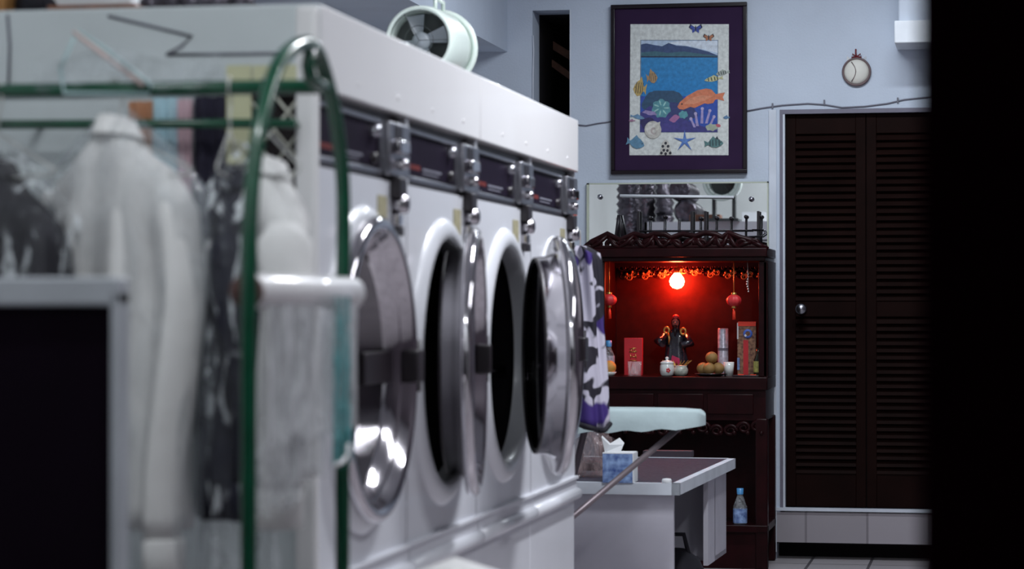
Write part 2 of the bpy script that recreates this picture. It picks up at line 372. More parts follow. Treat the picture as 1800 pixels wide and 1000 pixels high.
    kb.build('knob', None, cpo); kb = MB(); kb.m(mBlack).lathe([(.0, .010), (.012, .010), (.013, -.004)], (X0-.010, ps-.07, ZP+.045), 'x', 14); kb.build('knob', None, cpo)
    # coin box beside the face
    cb = MB().m(mSteel); cb.box((X0-.03, ps+.004, ZP+.012), (X0+.012, pb, ZF-.022), .004)
    cb.m(mBlack).box((X0+.010, ps+.045, ZF-.060), (X0+.0135, ps+.12, ZF-.030))
    cbo = cb.build('coin_box', None, t)
    sl = MB().m(mChrome).box((X0+.012, ps+.03, ZF-.095), (X0+.030, ps+.13, ZF-.062), .006); sl.lathe([(.0, .022), (.010, .020), (.013, .01), (.013, 0)], (X0+.012, ps+.085, ZP+.04), 'x', 14)
    sl.build('coin_slide', None, cbo)
    # lock under the coin box
    lk = MB(); yl = ps+.085; zt = ZP+.004
    lk.m(mBlack).box((X0-.002, yl-.035, zt-.042), (X0+.024, yl+.035, zt+.006), .004)
    lk.m(mChrome).tube([V(X0-.0, yl, zt-.055), V(X0+.030, yl, zt-.055)], [.023, .021], 18); lk.ball(V(X0+.030, yl, zt-.055), .021, 14, (.4, 1, 1))
    lk.m(mChrome).box((X0, yl-.022, zt-.105), (X0+.018, yl+.022, zt-.078), .003)
    lk.m(mBlack).box((X0, yl-.024, zt-.128), (X0+.020, yl+.024, zt-.105), .003)
    lk.build('lock', None, t)
    MB().m(mTan).box((X0-.001, yl-.155, zt-.105), (X0+.002, yl-.070, zt-.040)).build('instruction_label', None, t)['label'] = 'tan instruction label'
    # round door, hinged on its far side
    RD = .333; hy = yc+RD+.004; hx = X0+.024+(.020 if i == 2 else 0)
    rot = Matrix.Rotation(R(doors[i]), 4, 'Z')
    def tr(mbx):
        for v in mbx.bm.verts: v.co = rot @ (v.co - V(hx, hy, 0)) + V(hx, hy, 0)
        return mbx
    cx = V(hx, yc, ZO)
    dm = MB().m(mChrome)
    dm.lathe([(.262, -.060), (.270, -.063), (.276, -.057), (.280, -.012), (.300, -.006), (RD-.004, -.010), (RD, -.004), (RD, .012), (RD-.008, .020), (RD-.022, .022), (RD-.034, .014), (.276, -.038), (.262, -.052), (.262, -.060)], cx, 'x', 72)
    dmo = tr(dm).build('door', None, t)
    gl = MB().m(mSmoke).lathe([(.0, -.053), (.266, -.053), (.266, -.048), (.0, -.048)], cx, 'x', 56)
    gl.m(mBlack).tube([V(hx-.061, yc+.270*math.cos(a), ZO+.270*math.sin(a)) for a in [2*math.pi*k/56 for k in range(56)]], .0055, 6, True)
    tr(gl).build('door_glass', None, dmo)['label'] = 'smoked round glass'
    hg = MB().m(mBlack); hg.box((hx-.01, yc+RD-.050, ZO-.038), (hx+.030, yc+RD+.020, ZO+.038), .006); hg.box((hx-.046, yc+.02, ZO-.036), (hx-.028, yc+RD-.040, ZO+.036), .004)  # long inner slab stands for the hinge's dark reflection in the chrome
    hg.tube([V(hx+.012, hy+.012, ZO-.06), V(hx+.012, hy+.012, ZO+.06)], .010, 10)
    tr(hg).build('hinge', None, dmo)['label'] = 'black hinge block with a slab for its dark reflection'
    if i in (0,):
        pass
    return t
for i in range(4): make_dryer(i)
for i, lab in ((0, 'long white top panel above the two nearer dryers'), (2, 'shorter-looking white top panel above the two farther dryers')):
    f = MB().m(mFascia).box((X0-.06, YB[i]+(.0 if i else -.002), ZF), (X0+.012, YB[i+2]-.004, ZT), .004)
    for k in range(4):
        yy = YB[i]+.3+k*.36; f.lathe([(.0, .002), (.005, .0015), (.006, 0)], (X0+.012, yy, ZF+.035), 'x', 10)
    tag(f.build('fascia_panel', None), lab, 'panel', 'white fascia panels')
# side of the bank: header, corner post, notices, chain link over a dark recess
YS = YB[0]-.006
s = empty('side_panel', (-1.9, YS, 0), 'pale grey end panel of the dryer bank, behind the hanging clothes', 'panel')
hz0 = at(300, 168, Y=YS).z; pl = at(524, 600, Y=YS).x; pr = X0+.012
mb = MB().m(mSide).box((XB-.1, YS-.02, hz0), (pr, YS, ZT), .006); mb.box((XB-.1, YS-.01, .0), (at(398, 500, Y=YS).x, YS, hz0))
mb.box((at(398,500,Y=YS).x, YS-.01, 0), (pl, YS, at(450, 402, Y=YS).z))
mb.build('header', None, s)
mb = MB().m(mFascia).box((pl, YS-.03, 0), (pr, YS-.0, ZT-.004), .012); mb.build('corner_post', None, s)
MB().m(mVoid).box((at(398,500,Y=YS).x, YS-.004, at(450,402,Y=YS).z), (pl, YS-.002, hz0)).build('recess', None, s)
for q in (((190, 28), (265, 46), (338, 64), (318, 82), (292, 96), (420, 95), (526, 93)), ((13, 26), (17, 80), (15, 148))):
    MB().m(mCable).tube([at(x, y, Y=YS-.022) for x, y in q], .0032, 6).build('dark_line', None, s)  # thin dark tubes laid along the header face
cl = MB().m(mMesh); xa, xb2 = at(400, 300, Y=YS-.02).x, pl; za, zb = at(450, 402, Y=YS).z, hz0
pw, ph = .058, .070; n0 = int((xb2-xa)/pw)+3
o0 = at(505, 257, Y=YS-.02)
for k in range(-14, 15):
    for sg in (1, -1):
        pts = []
        x = o0.x+k*pw
        # line x = x + sg*(z-o0.z)*pw/ph clipped to the rectangle
        zs = [za, zb]
        tz = sorted(max(za, min(zb, o0.z+sg*(xx-x)*ph/pw)) for xx in (xa, xb2))
        if tz[1]-tz[0] < .004: continue
        seg = [V(x+sg*(z-o0.z)*pw/ph, YS-.016+sg*.002, z) for z in (tz[0], tz[1])]
        cl.tube(seg, .0030, 6)
tag(cl.build('chain_link_mesh', None), 'pale chain-link mesh between the green rack legs over a dark recess', 'mesh')
tag(MB().m(mYell).box(at(398, 115, Y=YS-.028), at(442, 288, Y=YS-.026)).build('paper_notice', None), 'tall yellowed paper strip crossing behind both green rails', 'notice', 'yellowed notices')
tag(MB().m(mYell).box(at(444, 115, Y=YS-.028), at(522, 163, Y=YS-.026)).build('paper_notice', None), 'small yellowed paper under the top curve of the green rack', 'notice', 'yellowed notices')
# ================================================================== ON TOP OF THE DRYERS
fc = at(735, 70, Y=7.95); 
fr = .112; fan = empty('drum_fan', (fc.x, fc.y+.12, ZT-.012), 'round white drum fan with dark face on top of the dryers', 'fan')
h = MB().m(mMint).lathe([(fr-.012, .004), (fr-.004, 0), (fr, .006), (fr+.006, .05), (fr+.010, .22), (fr+.004, .30), (fr-.02, .31), (fr-.02, .29), (fr-.012, .02), (fr-.012, .004)], fc, 'y', 56); h.m(mMint).tube([V(fc.x+(fr+.012)*math.cos(a), fc.y+.31, fc.z+(fr+.012)*math.sin(a)) for a in [2*math.pi*q/40 for q in range(40)]], .012, 8, True); h.build('housing', None, fan)
g = MB().m(mFanD); g.lathe([(0, .10), (fr-.014, .10)], fc, 'y', 40)
for k in (3, 6): g.tube([V(fc.x+r_*math.cos(a), fc.y+.012, fc.z+r_*math.sin(a)) for r_ in (fr*k/7,) for a in [2*math.pi*q/30 for q in range(30)]], .0012, 5, True)
for k in range(3):
    a = 2*math.pi*k/3; g.tube([V(fc.x, fc.y+.012, fc.z), V(fc.x+(fr-.01)*math.cos(a), fc.y+.012, fc.z+(fr-.01)*math.sin(a))], .0012, 5)
g.build('front_grille', None, fan); g = MB().m(mFanD)
g.m(mFanD)
for k in range(12):
    a = 2*math.pi*k/12; g.tube([V(fc.x, fc.y+.312, fc.z), V(fc.x+(fr-.01)*math.cos(a), fc.y+.312, fc.z+(fr-.01)*math.sin(a))], .0015, 5)
g.build('rear_grille', None, fan)
bl = MB().m(mFanB)
for k in range(4):
    a = R(20+90*k); cs, sn = math.cos(a), math.sin(a)
    def P(r_, t_, y_): return V(fc.x+r_*cs-t_*sn, fc.y+y_, fc.z+r_*sn+t_*cs)
    bl.prism([P(.02, -.012, .05), P(.085, -.035, .07), P(.092, .02, .04), P(.02, .014, .045)], (0, .004, 0))
bl.build('blade', None, fan)
MB().m(mFanB).lathe([(0, .028), (.024, .03), (.030, .04), (.030, .08)], fc, 'y', 24).build('hub', None, fan)
st = MB().m(mFanD); zb_ = ZT-.012
st.box((fc.x-.11, fc.y+.02, zb_), (fc.x+.11, fc.y+.28, zb_+.018), .004)
for sx in (-1, 1): st.box((fc.x+sx*.07-.012, fc.y+.10, zb_+.01), (fc.x+sx*.07+.012, fc.y+.19, fc.z-.075), .003)
st.build('stand', None, fan)
hd = MB().m(mMint).tube([V(fc.x+.035, fc.y+.10, fc.z+fr-.004), V(fc.x+.035, fc.y+.10, fc.z+fr+.035), V(fc.x+.035, fc.y+.22, fc.z+fr+.035), V(fc.x+.035, fc.y+.22, fc.z+fr-.004)], .007, 8); hd.build('handle', None, fan)
def duct(pts, r, lab, grp='foil exhaust ducts behind the dryers'):
    pts = [Vector(p) for p in pts]; L = []
    for a, b in zip(pts, pts[1:]):
        n = max(2, int((b-a).length/.026))
        L += [a+(b-a)*k/n for k in range(n)]
    L.append(pts[-1]); rs = [r*(1.0+(.10 if k % 2 else -.10)+random.uniform(-.03, .03)) for k in range(len(L))]
    tag(MB().m(mDuct).tube(L, rs, 18).build('exhaust_duct', None), lab, 'duct', grp)
def bend(a, b, c, n=8): return [a*(1-t)**2+b*2*t*(1-t)+c*t*t for t in [k/n for k in range(n+1)]]
duct([V(-2.52, 8.0, 0), V(-2.52, 8.0, SZ)], .085, 'silver corrugated duct at the far end of the bank, leftmost in the mirror')
duct([V(-2.52, 7.2, 0), V(-2.52, 7.2, SZ)], .085, 'silver corrugated duct rising behind the third dryer')
duct([V(-2.50, 6.3, 0), V(-2.50, 6.3, 2.0)]+bend(V(-2.5, 6.3, 2.0), V(-2.5, 6.3, 2.35), V(-2.7, 6.3, 2.45)), .085, 'silver corrugated duct bending away behind the second dryer')
duct(bend(V(-2.18, 6.9, ZT+.07), V(-2.16, 7.3, ZT+.075), V(-2.16, 7.55, ZT+.075))+[V(-2.15, 7.75, ZT+.075)], .078, 'silver duct lying along the dryer tops')
duct([V(-2.22, 6.95, ZT+.23), V(-2.20, 7.7, ZT+.23)], .074, 'silver duct resting on the lower lying duct')
tag(MB().m(mBrown).box((-2.12, 7.62, ZT-.012), (-1.90, 7.78, ZT+.05), .004).build('wooden_block', None), 'brown wooden block on the dryer tops near the fan', 'block')
tt = ZT
a0, a1 = at(92, 26, Y=YS+.05), at(245, 14, Y=YS+.05)
mb = MB().m(mBrown).box((a0.x, YS+.02, tt), (a1.x, YS+.16, tt+.014), .003); tag(mb.build('wooden_plank', None), 'flat brown plank on the dryer top edge above the white shirt', 'plank')
a0, a1 = at(20, 20, Y=YS+.05), at(72, 14, Y=YS+.05)
mb = MB().m(mBlackC); mb.ball(V((a0.x+a1.x)/2, YS+.08, tt+.03), .036, 14, (.8, 1, .9)); mb.ball(V(a1.x-.005, YS+.1, tt+.02), .022, 12); mb.ball(V(a0.x+.01, YS+.1, tt+.024), .024, 12)
tag(mb.build('dark_bundle', None), 'small dark crumpled bundle on the dryer top at the far left', 'bundle')
a0, a1 = at(-30, 20, Y=YS+.05), at(14, 14, Y=YS+.05)
tag(MB().m(mat('orange_card', (.36, .17, .05), .7)).box((a0.x, YS+.03, tt), (a1.x, YS+.15, tt+.09), .003).build('cardboard_box', None), 'orange-brown carton on the dryer top at the left picture edge', 'box')
a0, a1 = at(85, 20, Y=YS+.2), at(230, 14, Y=YS+.2)
tag(MB().m(mPaper).box((a0.x, YS+.2, tt), (a1.x, YS+.4, tt+.16), .004).build('paper_carton', None), 'pale carton behind the brown plank on the dryer top', 'box')
# crumpled foil on the edge
mb = MB().m(mDuct); q0, q1 = at(262, 14, Y=YS+.1), at(420, 12, Y=YS+.1)
for k in range(9):
    mb.ball(V(q0.x+(q1.x-q0.x)*k/8, YS+.12+random.uniform(-.02, .02), tt+.022), .026, 10, (1.1, 1.2, random.uniform(.7, 1.1)))
tag(mb.build('crumpled_foil', None), 'dark silver crumpled foil along the dryer top edge left of the corner', 'foil')
# ================================================================== GREEN GARMENT RACK
NY = 3.78; XRk = at(440, 540, Y=NY).x
rk = empty('garment_rack', (XRk, NY+.3, 0), 'green tubular garment rack with arched end frame', 'rack')
def hoop(dx):
    pts = []
    base = at(438, 540, X=XRk); pts.append(V(XRk, base.y, .02))
    for q in ((437, 800), (437, 560), (438, 430), (443, 330), (452, 250), (467, 180), (488, 116), (512, 86), (536, 76), (553, 84), (566, 112), (581, 165), (593, 230), (602, 310), (604, 400), (602, 560), (602, 800)): pts.append(at(*q, X=XRk))
    pts.append(V(XRk, pts[-1].y, .02))
    P2 = []
    for i in range(len(pts)-1):     # smooth by Catmull-Rom
        p0, p1, p2, p3 = pts[max(i-1, 0)], pts[i], pts[i+1], pts[min(i+2, len(pts)-1)]
        for k in range(4):
            t = k/4; P2.append(.5*((2*p1)+(p2-p0)*t+(2*p0-5*p1+4*p2-p3)*t*t+(3*p1-p0-3*p2+p3)*t**3))
    P2.append(pts[-1])
    return [p+V(dx, 0, 0) for p in P2]
PR = .0130
hp = hoop(0)
MB().m(mGreen).tube(hp, PR, 14).build('end_frame', None, rk)
MB().m(mGreen).tube(hoop(-1.25), PR, 14).build('end_frame', None, rk)
r1 = at(578, 152, X=XRk); r0 = at(0, 160, Y=r1.y); dirv = (r0-r1)
MB().m(mGreen).tube([r1, r1+dirv*1.45], PR, 14).build('rail', None, rk)
bk = [at(547, 82, X=XRk), at(541, 115, X=XRk), at(545, 138, X=XRk), at(562, 150, X=XRk), r1]
MB().m(mGreen).tube(bk, PR*.9, 12).build('bracket', None, rk)
b0, b1 = hp[0], hp[-1]
mb = MB().m(mGreen).tube([V(XRk, b0.y-.06, .03), V(XRk, b1.y+.02, .03)], PR, 12); mb.tube([V(XRk-1.25, b0.y-.06, .03), V(XRk-1.25, b1.y+.02, .03)], PR, 12)
mb.tube([V(XRk, (b0.y+b1.y)/2, .03), V(XRk-1.25, (b0.y+b1.y)/2, .03)], PR, 12)
mb.m(mBlack)
for yy in (b0.y-.05, b1.y+.01):
    for xx in (XRk, XRk-1.25): mb.ball(V(xx, yy, .018), .018, 10)
mb.build('base', None, rk)
def rail_z(x): return (r1+dirv*((x-r1.x)/dirv.x)).z
RY = r1.y
q1_ = at(521, 217, Y=YS-.08); q0_ = at(0, 219, Y=YS-.08)
br = empty('back_rail', (q1_.x, q1_.y, q1_.z), 'thinner green rail fixed low on the end panel behind the clothes', 'rail')
MB().m(mGreen).tube([q1_, q1_+(q0_-q1_)*1.2], .0098, 12).build('rail', None, br)
for u in (.02, .9):
    pq = q1_+(q0_-q1_)*u; MB().m(mGreen).tube([pq, V(pq.x, YS-.006, pq.z)], .007, 8).build('bracket', None, br)
# ---- garments
def make_hanger(x, y, zr, rz, lab, half=.20, drop=.075):
    hb = MB().m(mWire); c, s_ = math.cos(rz), math.sin(rz)
    def L(u, z): return V(x+c*u, y+s_*u, z)
    zt = zr+PR+.0035
    hb.tube([L(-.024, zr-.012), L(-.022, zt-.006), L(-.012, zt+.002), L(0, zt), L(.012, zt-.008), L(.016, zr-.02), L(.004, zr-.045), L(0, zr-.075)], .0022, 6)
    zn = zr-.075
    hb.tube([L(0, zn), L(-half, zn-drop), L(-half+.008, zn-drop-.008), L(half-.008, zn-drop-.008), L(half, zn-drop), L(0, zn)], .0022, 6)
    tag(hb.build('wire_hanger', None), lab, 'hanger', 'wire hangers on the green rack')
    return zn
def garment(name, x, y, zn, rz, mt, lab, cat, half=.21, length=.74, thick=.055, sleeves=True, seed=1, group=None, flare=1.05, hem=0.03, neck=True, slv=.66):
    rnd = random.Random(seed); g = empty(name, (x, y, zn-length), lab, cat, group)
    c, s_ = math.cos(rz), math.sin(rz); ph = [rnd.uniform(0, 6.28) for _ in range(6)]
    def L(u, v, z): return V(x+c*u-s_*v, y+s_*u+c*v, z)
    prof = [(0.008, .030, .024), (-.012, .045, .032), (-.040, half*.48, .042), (-.072, half*.78, .048), (-.100, half*.97, .05), (-.14, half*1.03, thick)]
    nz = 14
    for k in range(1, nz+1):
        f = k/nz; prof.append((-.13-(length-.13)*f, half*(1.0+(flare-1)*f), thick*(1+.35*f)))
    N = 72; rings = []
    for (dz, hw, ht) in prof:
        f = max(0, (-dz-.1)/length); r = []
        for k in range(N):
            a = 2*math.pi*k/N; ca, sa = math.cos(a), math.sin(a)
            u = hw*math.copysign(abs(ca)**.8, ca); v = ht*math.copysign(abs(sa)**.8, sa)
            w_ = (.010*math.sin(5*u/half*1.6+ph[0]+2*f)+.008*math.sin(9*u/half+ph[1]-1.5*f)+.006*math.sin(16*u/half+ph[2]))*min(1, f*3+.25)
            v += w_*1.3; zz = zn+dz
            if f > .9: zz += hem*(abs(ca)-.5)
            r.append(L(u, v, zz))
        rings.append(r)
    mb = MB().m(mt).loft(rings, True, (True, True)); mb.build('body', None, g)
    if neck:
        col = MB().m(mt); R_ = []
        for (z, a1, b1) in ((-.022, .050, .036), (.014, .034, .028), (.020, .038, .032), (-.014, .060, .042)):
            R_.append([L(a1*math.cos(2*math.pi*k/28), b1*math.sin(2*math.pi*k/28), zn+z-.010*math.sin(2*math.pi*k/28)) for k in range(28)])
        col.loft(R_, True, (False, False)); col.build('collar', None, g)
    if sleeves:
        for sg in (-1, 1):
            rr = []; n = 14
            for k in range(n+1):
                f = k/n; z = zn-.098-(slv)*f; u = sg*(half*(.95+.16*min(1, f*3)) - .0 + .012*math.sin(4*f+ph[3])*f); v = -.012-.02*f+.01*math.sin(5*f+ph[4])
                ra = (.048-.010*f)*(1 if k else .5); q = []
                for j in range(20):
                    a = 2*math.pi*j/20; q.append(L(u+ra*.62*math.cos(a), v+ra*(1+.12*math.sin(3*a+ph[5]+5*f))*math.sin(a), z+.012*math.cos(a)*sg*0))
                rr.append(q)
            so = MB().m(mt).loft(rr).build('sleeve', None, g)
            cf = MB().m(mt); z = zn-.098-slv; f = 1; u = sg*(half*1.11+.012*math.sin(4+ph[3])); v = -.032+.01*math.sin(5+ph[4])
            cf.loft([[L(u+r_*.66*math.cos(2*math.pi*j/20), v+r_*math.sin(2*math.pi*j/20), zq) for j in range(20)] for r_, zq in ((.039, z+.005), (.043, z), (.043, z-.058), (.039, z-.062))]); cf.build('cuff', None, so)
    return g
def cover(x, y, zn, rz, half, length, lab, thick=.075, seed=3, mt=None, top=.04):
    rnd = random.Random(seed); c, s_ = math.cos(rz), math.sin(rz); ph = [rnd.uniform(0, 6.28) for _ in range(5)]
    def L(u, v, z): return V(x+c*u-s_*v, y+s_*u+c*v, z)
    rings = []
    prof = [(top+.004, .012, .012), (top-.01, .03, .022)]+[(-.01-.10*k/5, .09+(half*1.12-.09)*(k/5)**.8, .05+.03*k/5) for k in range(1, 6)]+[(-.11-(length-.11)*k/16, half*1.14, thick) for k in range(1, 17)]
    for dz, hw, ht in prof:
        r = []
        for k in range(64):
            a = 2*math.pi*k/64; ca, sa = math.cos(a), math.sin(a)
            w_ = 1+.06*math.sin(7*a+ph[0]+dz*9)+.05*math.sin(11*a+ph[1]-dz*13)
            r.append(L(hw*w_*math.copysign(abs(ca)**.8, ca), ht*w_*math.copysign(abs(sa)**.8, sa), zn+dz+.004*math.sin(5*a+ph[2])))
        rings.append(r)
    mb = MB().m(mt or mFilm).loft(rings, True, (False, False)); return tag(mb.build('garment_cover', None), lab, 'plastic cover', 'clear plastic garment covers')
def spot(px, py=200):
    q = at(px, py, Y=RY-.0); return q.x, RY, rail_z(q.x)
# white shirt
RZ = R(-30)
x, y, zr = spot(206); zn = make_hanger(x, y, zr, RZ, 'wire hanger inside the big white shirt')
garment('dress_shirt', x, y, zn, RZ, mWhiteC, 'big white long-sleeved shirt hanging nearest to the black board', 'shirt', .165, .70, .062, seed=4, group='white shirts on the rack', slv=.62)
cover(x, y, zn, RZ, .185, .86, 'clear plastic cover over the big white shirt', seed=11)
# dark jacket on the far left
x, y, zr = spot(-4); zn = make_hanger(x, y, zr, R(-38), 'wire hanger inside the dark jacket at the left edge')
garment('dark_jacket', x, y, zn-.07, R(-38), mBlackC, 'black jacket under plastic at the left edge, above the black board', 'jacket', .19, .62, .06, seed=8)
cover(x, y, zn-.05, R(-38), .20, .8, 'wrinkled plastic cover over the black jacket at the left edge', seed=21, mt=mFilmC)
# navy trousers / suit
x, y, zr = spot(404); zn = make_hanger(x, y, zr, R(101), 'wire hanger inside the navy suit')
garment('navy_suit', x, y+.07, zn-.085, R(101), mNavy, 'dark navy suit hanging between the two white shirts', 'suit', .125, .60, .046, seed=13, sleeves=True, slv=.44)
cover(x, y+.07, zn-.06, R(101), .15, .76, 'wrinkled plastic cover over the navy suit', seed=31, thick=.062, mt=mFilmC)
# second white shirt beside the near leg
x, y, zr = spot(466); zn = make_hanger(x, y, zr, R(-56), 'wire hanger inside the white shirt behind the rack leg')
garment('dress_shirt', x, y+.02, zn-.07, R(-56), mWhiteC, 'white shirt hanging behind the near leg of the green rack', 'shirt', .16, .54, .034, seed=17, group='white shirts on the rack', slv=.46)
# coloured garments seen edge on
mNavy2 = mat('dark_blue_cloth', (.012, .010, .026), .9)
for (xa_, xb_, ya_, yb_, mt_, nm, lab) in ((226, 268, 178, 400, mOrangeC, 'hanging_cloth', 'orange cloth hung on the end panel behind the big white shirt'), (266, 312, 172, 420, mBlueC, 'hanging_cloth', 'pale blue cloth hung on the end panel behind the back rail'), (313, 337, 174, 420, mPinkC, 'hanging_cloth', 'narrow pink cloth hung on the end panel beside the pale blue one'), (340, 396, 170, 420, mNavy2, 'hanging_cloth', 'dark blue cloth hung on the end panel left of the yellowed notice')):
    a, b = at(xa_, ya_, Y=YS-.03), at(xb_, yb_, Y=YS-.03); n = 24; rg = []
    for k in range(9):
        z = a.z+(b.z-a.z)*k/8; r = []
        for j_ in range(n+1):
            u = j_/n; r.append(V(a.x+(b.x-a.x)*u, YS-.030+.006*math.sin(u*12+xa_+k*.2), z))
        for j_ in range(n, -1, -1):
            u = j_/n; r.append(V(a.x+(b.x-a.x)*u, YS-.022, z))
        rg.append(r)
    tag(MB().m(mt_).loft(rg).build(nm, None), lab, 'cloth', 'cloths hung behind the back rail')
# ---- film roll carried between the legs
ry0, ry1 = at(436, 515, X=XRk+.03).y+.0, at(606, 515, X=XRk+.03).y+.06
zc_ = at(520, 513, X=XRk+.03).z
ry0 = b0.y+.03; xr_ = XRk+.030
ro = empty('garment_film_roll', (xr_, ry0, zc_), 'white roll of garment film slung between the green rack legs', 'roll')
RR = .0285
def shear(mb_):
    for v_ in mb_.bm.verts: v_.co.x += .042*max(0, (v_.co.y-ry0)/(ry1-ry0))-.042
    return mb_
shear(MB().m(mRoll).lathe([(.0175, 0), (RR-.002, 0), (RR, .004), (RR, ry1-ry0-.02), (RR-.006, ry1-ry0-.006), (RR-.016, ry1-ry0), (.001, ry1-ry0)], V(xr_, ry0, zc_), 'y', 36)).build('film', None, ro)
shear(MB().m(mCore).lathe([(.001, -.012), (.025, -.012), (.027, -.008), (.027, .002), (.018, .003)], V(xr_, ry0, zc_), 'y', 24)).build('core', None, ro)['label'] = 'dark cardboard core'
def sheet(y0, y1, zt, zb, x, mt, nm, amp=.008, k=9, seed=1, taper=0):
    rnd = random.Random(seed); p0, p1 = rnd.uniform(0, 6), rnd.uniform(0, 6); g = []
    n, m_ = 60, 14
    for i in range(m_+1):
        f = i/m_; z = zt+(zb-zt)*f; row = []
        for j in range(n+1):
            u = j/n; yy = y0+(y1-y0)*(u*(1-taper*f)+0*f)
            row.append(V(x+amp*(math.sin(k*u*6.28/2+p0+f*.7)+.6*math.sin(k*1.9*u*6.28/2+p1))*(.3+.7*f), yy, z+(.012*math.sin(3*u*6.28+p1) if i == m_ else 0)))
        g.append(row)
    mb = MB().m(mt).loft(g, False); return mb
sh = sheet(ry0+.02, ry1-.04, zc_-.02, at(500, 780, X=XRk+.05).z, xr_+.024, mFilm2, '', seed=3, k=11); shear(sh).build('film_sheet', None, ro, fix=False)
sh = sheet(ry0+.06, ry0+.30, zc_-.02, at(480, 905, X=XRk+.03).z, xr_+.0, mFilm2, '', seed=9, k=8, taper=.35); shear(sh).build('film_sheet', None, ro, fix=False)
sh = sheet(ry0+.10, ry0+.38, zc_-.02, at(480, 850, X=XRk+.03).z, xr_+.010, mFilm2, '', seed=19, k=7, taper=.3); shear(sh).build('film_sheet', None, ro, fix=False)
tz0, tz1 = at(600, 552, X=XRk+.06).z, at(600, 812, X=XRk+.06).z; ty0, ty1 = at(586, 600, X=XRk+.05).y, at(611, 600, X=XRk+.05).y
sh = sheet(ty0, ty1, tz0+.03, tz1, xr_+.024, mTeal, '', seed=5, k=5, amp=.004); sh.build('printed_film_strip', None, ro, fix=False)['label'] = 'teal printed strip of film'
MB().m(mRoll).tube([at(612, 780, X=xr_+.026), at(610, 800, X=xr_+.026), at(602, 812, X=xr_+.026), at(588, 818, X=xr_+.026)], .0035, 8).build('film_hem', None, ro)
# spindle through the roll, part of the rack
MB().m(mGreen).tube([V(XRk, b0.y+.0, zc_), V(XRk-.012, b0.y+.02, zc_), V(XRk, b1.y, zc_)], .006, 8).build('roll_spindle', None, rk)
# loose film and pale hanger in front of the header
pv = [(128, 58), (185, 100), (255, 152), (262, 160), (252, 166), (110, 166), (106, 120), (112, 98), (128, 58)]
ph_ = empty('plastic_hanger', at(180, 150, Y=RY-.02), 'pale see-through hanger leaning over the green rail above the big shirt', 'hanger')
mPeach = mat('peach_plastic', (.62, .47, .45), .4); mAqua = mat('aqua_plastic', (.36, .50, .52), .4)
MB().m(mPeach).tube([at(130, 56, Y=RY-.02), at(180, 95, Y=RY-.02), at(252, 150, Y=RY-.02)], .0042, 8).build('upper_arm', None, ph_)['label'] = 'peach plastic arm'
MB().m(mAqua).tube([at(136, 54, Y=RY-.018), at(190, 90, Y=RY-.018), at(266, 150, Y=RY-.018), at(262, 166, Y=RY-.018), at(112, 164, Y=RY-.018), at(106, 120, Y=RY-.018), at(136, 54, Y=RY-.018)], .0034, 8).build('loop', None, ph_)
mb = MB().m(mFilm); g = []
for i in range(13):
    f = i/12; row = []
    for j in range(40):
        u = j/39; q = at(60+330*u, 96+12*math.sin(9*u+1)+(50+6*math.sin(31*u))*f, Y=RY-.016-.012*math.sin(14*u+f*3)-.01*f); row.append(q)
    g.append(row)
mb.loft(g, False); tag(mb.build('loose_film', None, fix=False), 'loose clear film gathered along the top green rail', 'plastic film')
# ================================================================== LOWER LEFT BOARD AND WHITE BUNDLE
BY = 3.35; c0 = at(207, 487, Y=BY); 
bd = empty('framed_board', (c0.x-.3, BY, 0), 'tall black board in a pale grey frame at the lower left', 'board')
fw = .052; 
mb = MB().m(mBoardF).box((c0.x-.75, BY-.0, c0.z-.040), (c0.x, BY+.05, c0.z), .004); mb.box((c0.x-.011, BY, 0), (c0.x, BY+.05, c0.z-.02), .003); mb.box((c0.x-.75, BY, 0), (c0.x-.735, BY+.05, c0.z), .003); mb.box((c0.x-.75, BY, 0), (c0.x, BY+.05, .05), .003)
mb.build('frame', None, bd)
MB().m(mBoardP).box((c0.x-.74, BY+.012, .04), (c0.x-.010, BY+.03, c0.z-.03)).build('panel', None, bd)
wb = MB().m(mWhiteC); wc = at(800, 1000, Y=4.55); zt = at(770, 979, Y=4.55).z
rings = []
for k in range(15):
    f = k/14; z = zt*f; rr = .21*(1-.10*abs(f-.35)) if f < .75 else .21*math.sqrt(max(.0, 1-((f-.75)/.25)**2))*.96+.002
    rings.append([V(wc.x+rr*1.0*(1+.04*math.sin(5*a+f*4))*math.cos(a), wc.y+rr*(1+.05*math.sin(7*a+f*6))*math.sin(a), z+(.012*math.sin(2*a) if f > .8 and k < 14 else 0)) for a in [2*math.pi*j/48 for j in range(48)]])
wb.loft(rings); tag(wb.build('laundry_bag', None), 'white stuffed laundry bag in front of the dryers at the bottom edge', 'laundry bag')
# ================================================================== PICTURE ON THE BACK WALL
pf = empty('framed_picture', at(1193, 304, Y=YW-.02), 'framed ocean print with fish and shells above the mirror', 'picture')
A0, A1 = at(1074, 9, Y=YW-.02), at(1313.5, 304.5, Y=YW-.02)
def rect(px0, py0, px1, py1, y): a, b = at(px0, py0, Y=y), at(px1, py1, Y=y); return a, b
fb = MB().m(mFrame); w_ = .021
for a, b in (((A0.x, A0.z-w_), (A1.x, A0.z)), ((A0.x, A1.z), (A1.x, A1.z+w_)), ((A0.x, A1.z+w_), (A0.x+w_, A0.z-w_)), ((A1.x-w_, A1.z+w_), (A1.x, A0.z-w_))):
    fb.box((a[0], YW-.034, a[1]), (b[0], YW-.001, b[1]), .003)
fb.build('frame', None, pf)
MB().m(mMatte).box((A0.x+.015, YW-.018, A1.z+.015), (A1.x-.015, YW-.012, A0.z-.015)).build('mat_board', None, pf)
ar = MB(); lay = [0]
PAL = {}
def pc(col):
    if col not in PAL: PAL[col] = mat('ink_%d' % len(PAL), col, .7, var=.18, vs=55)
    return PAL[col]
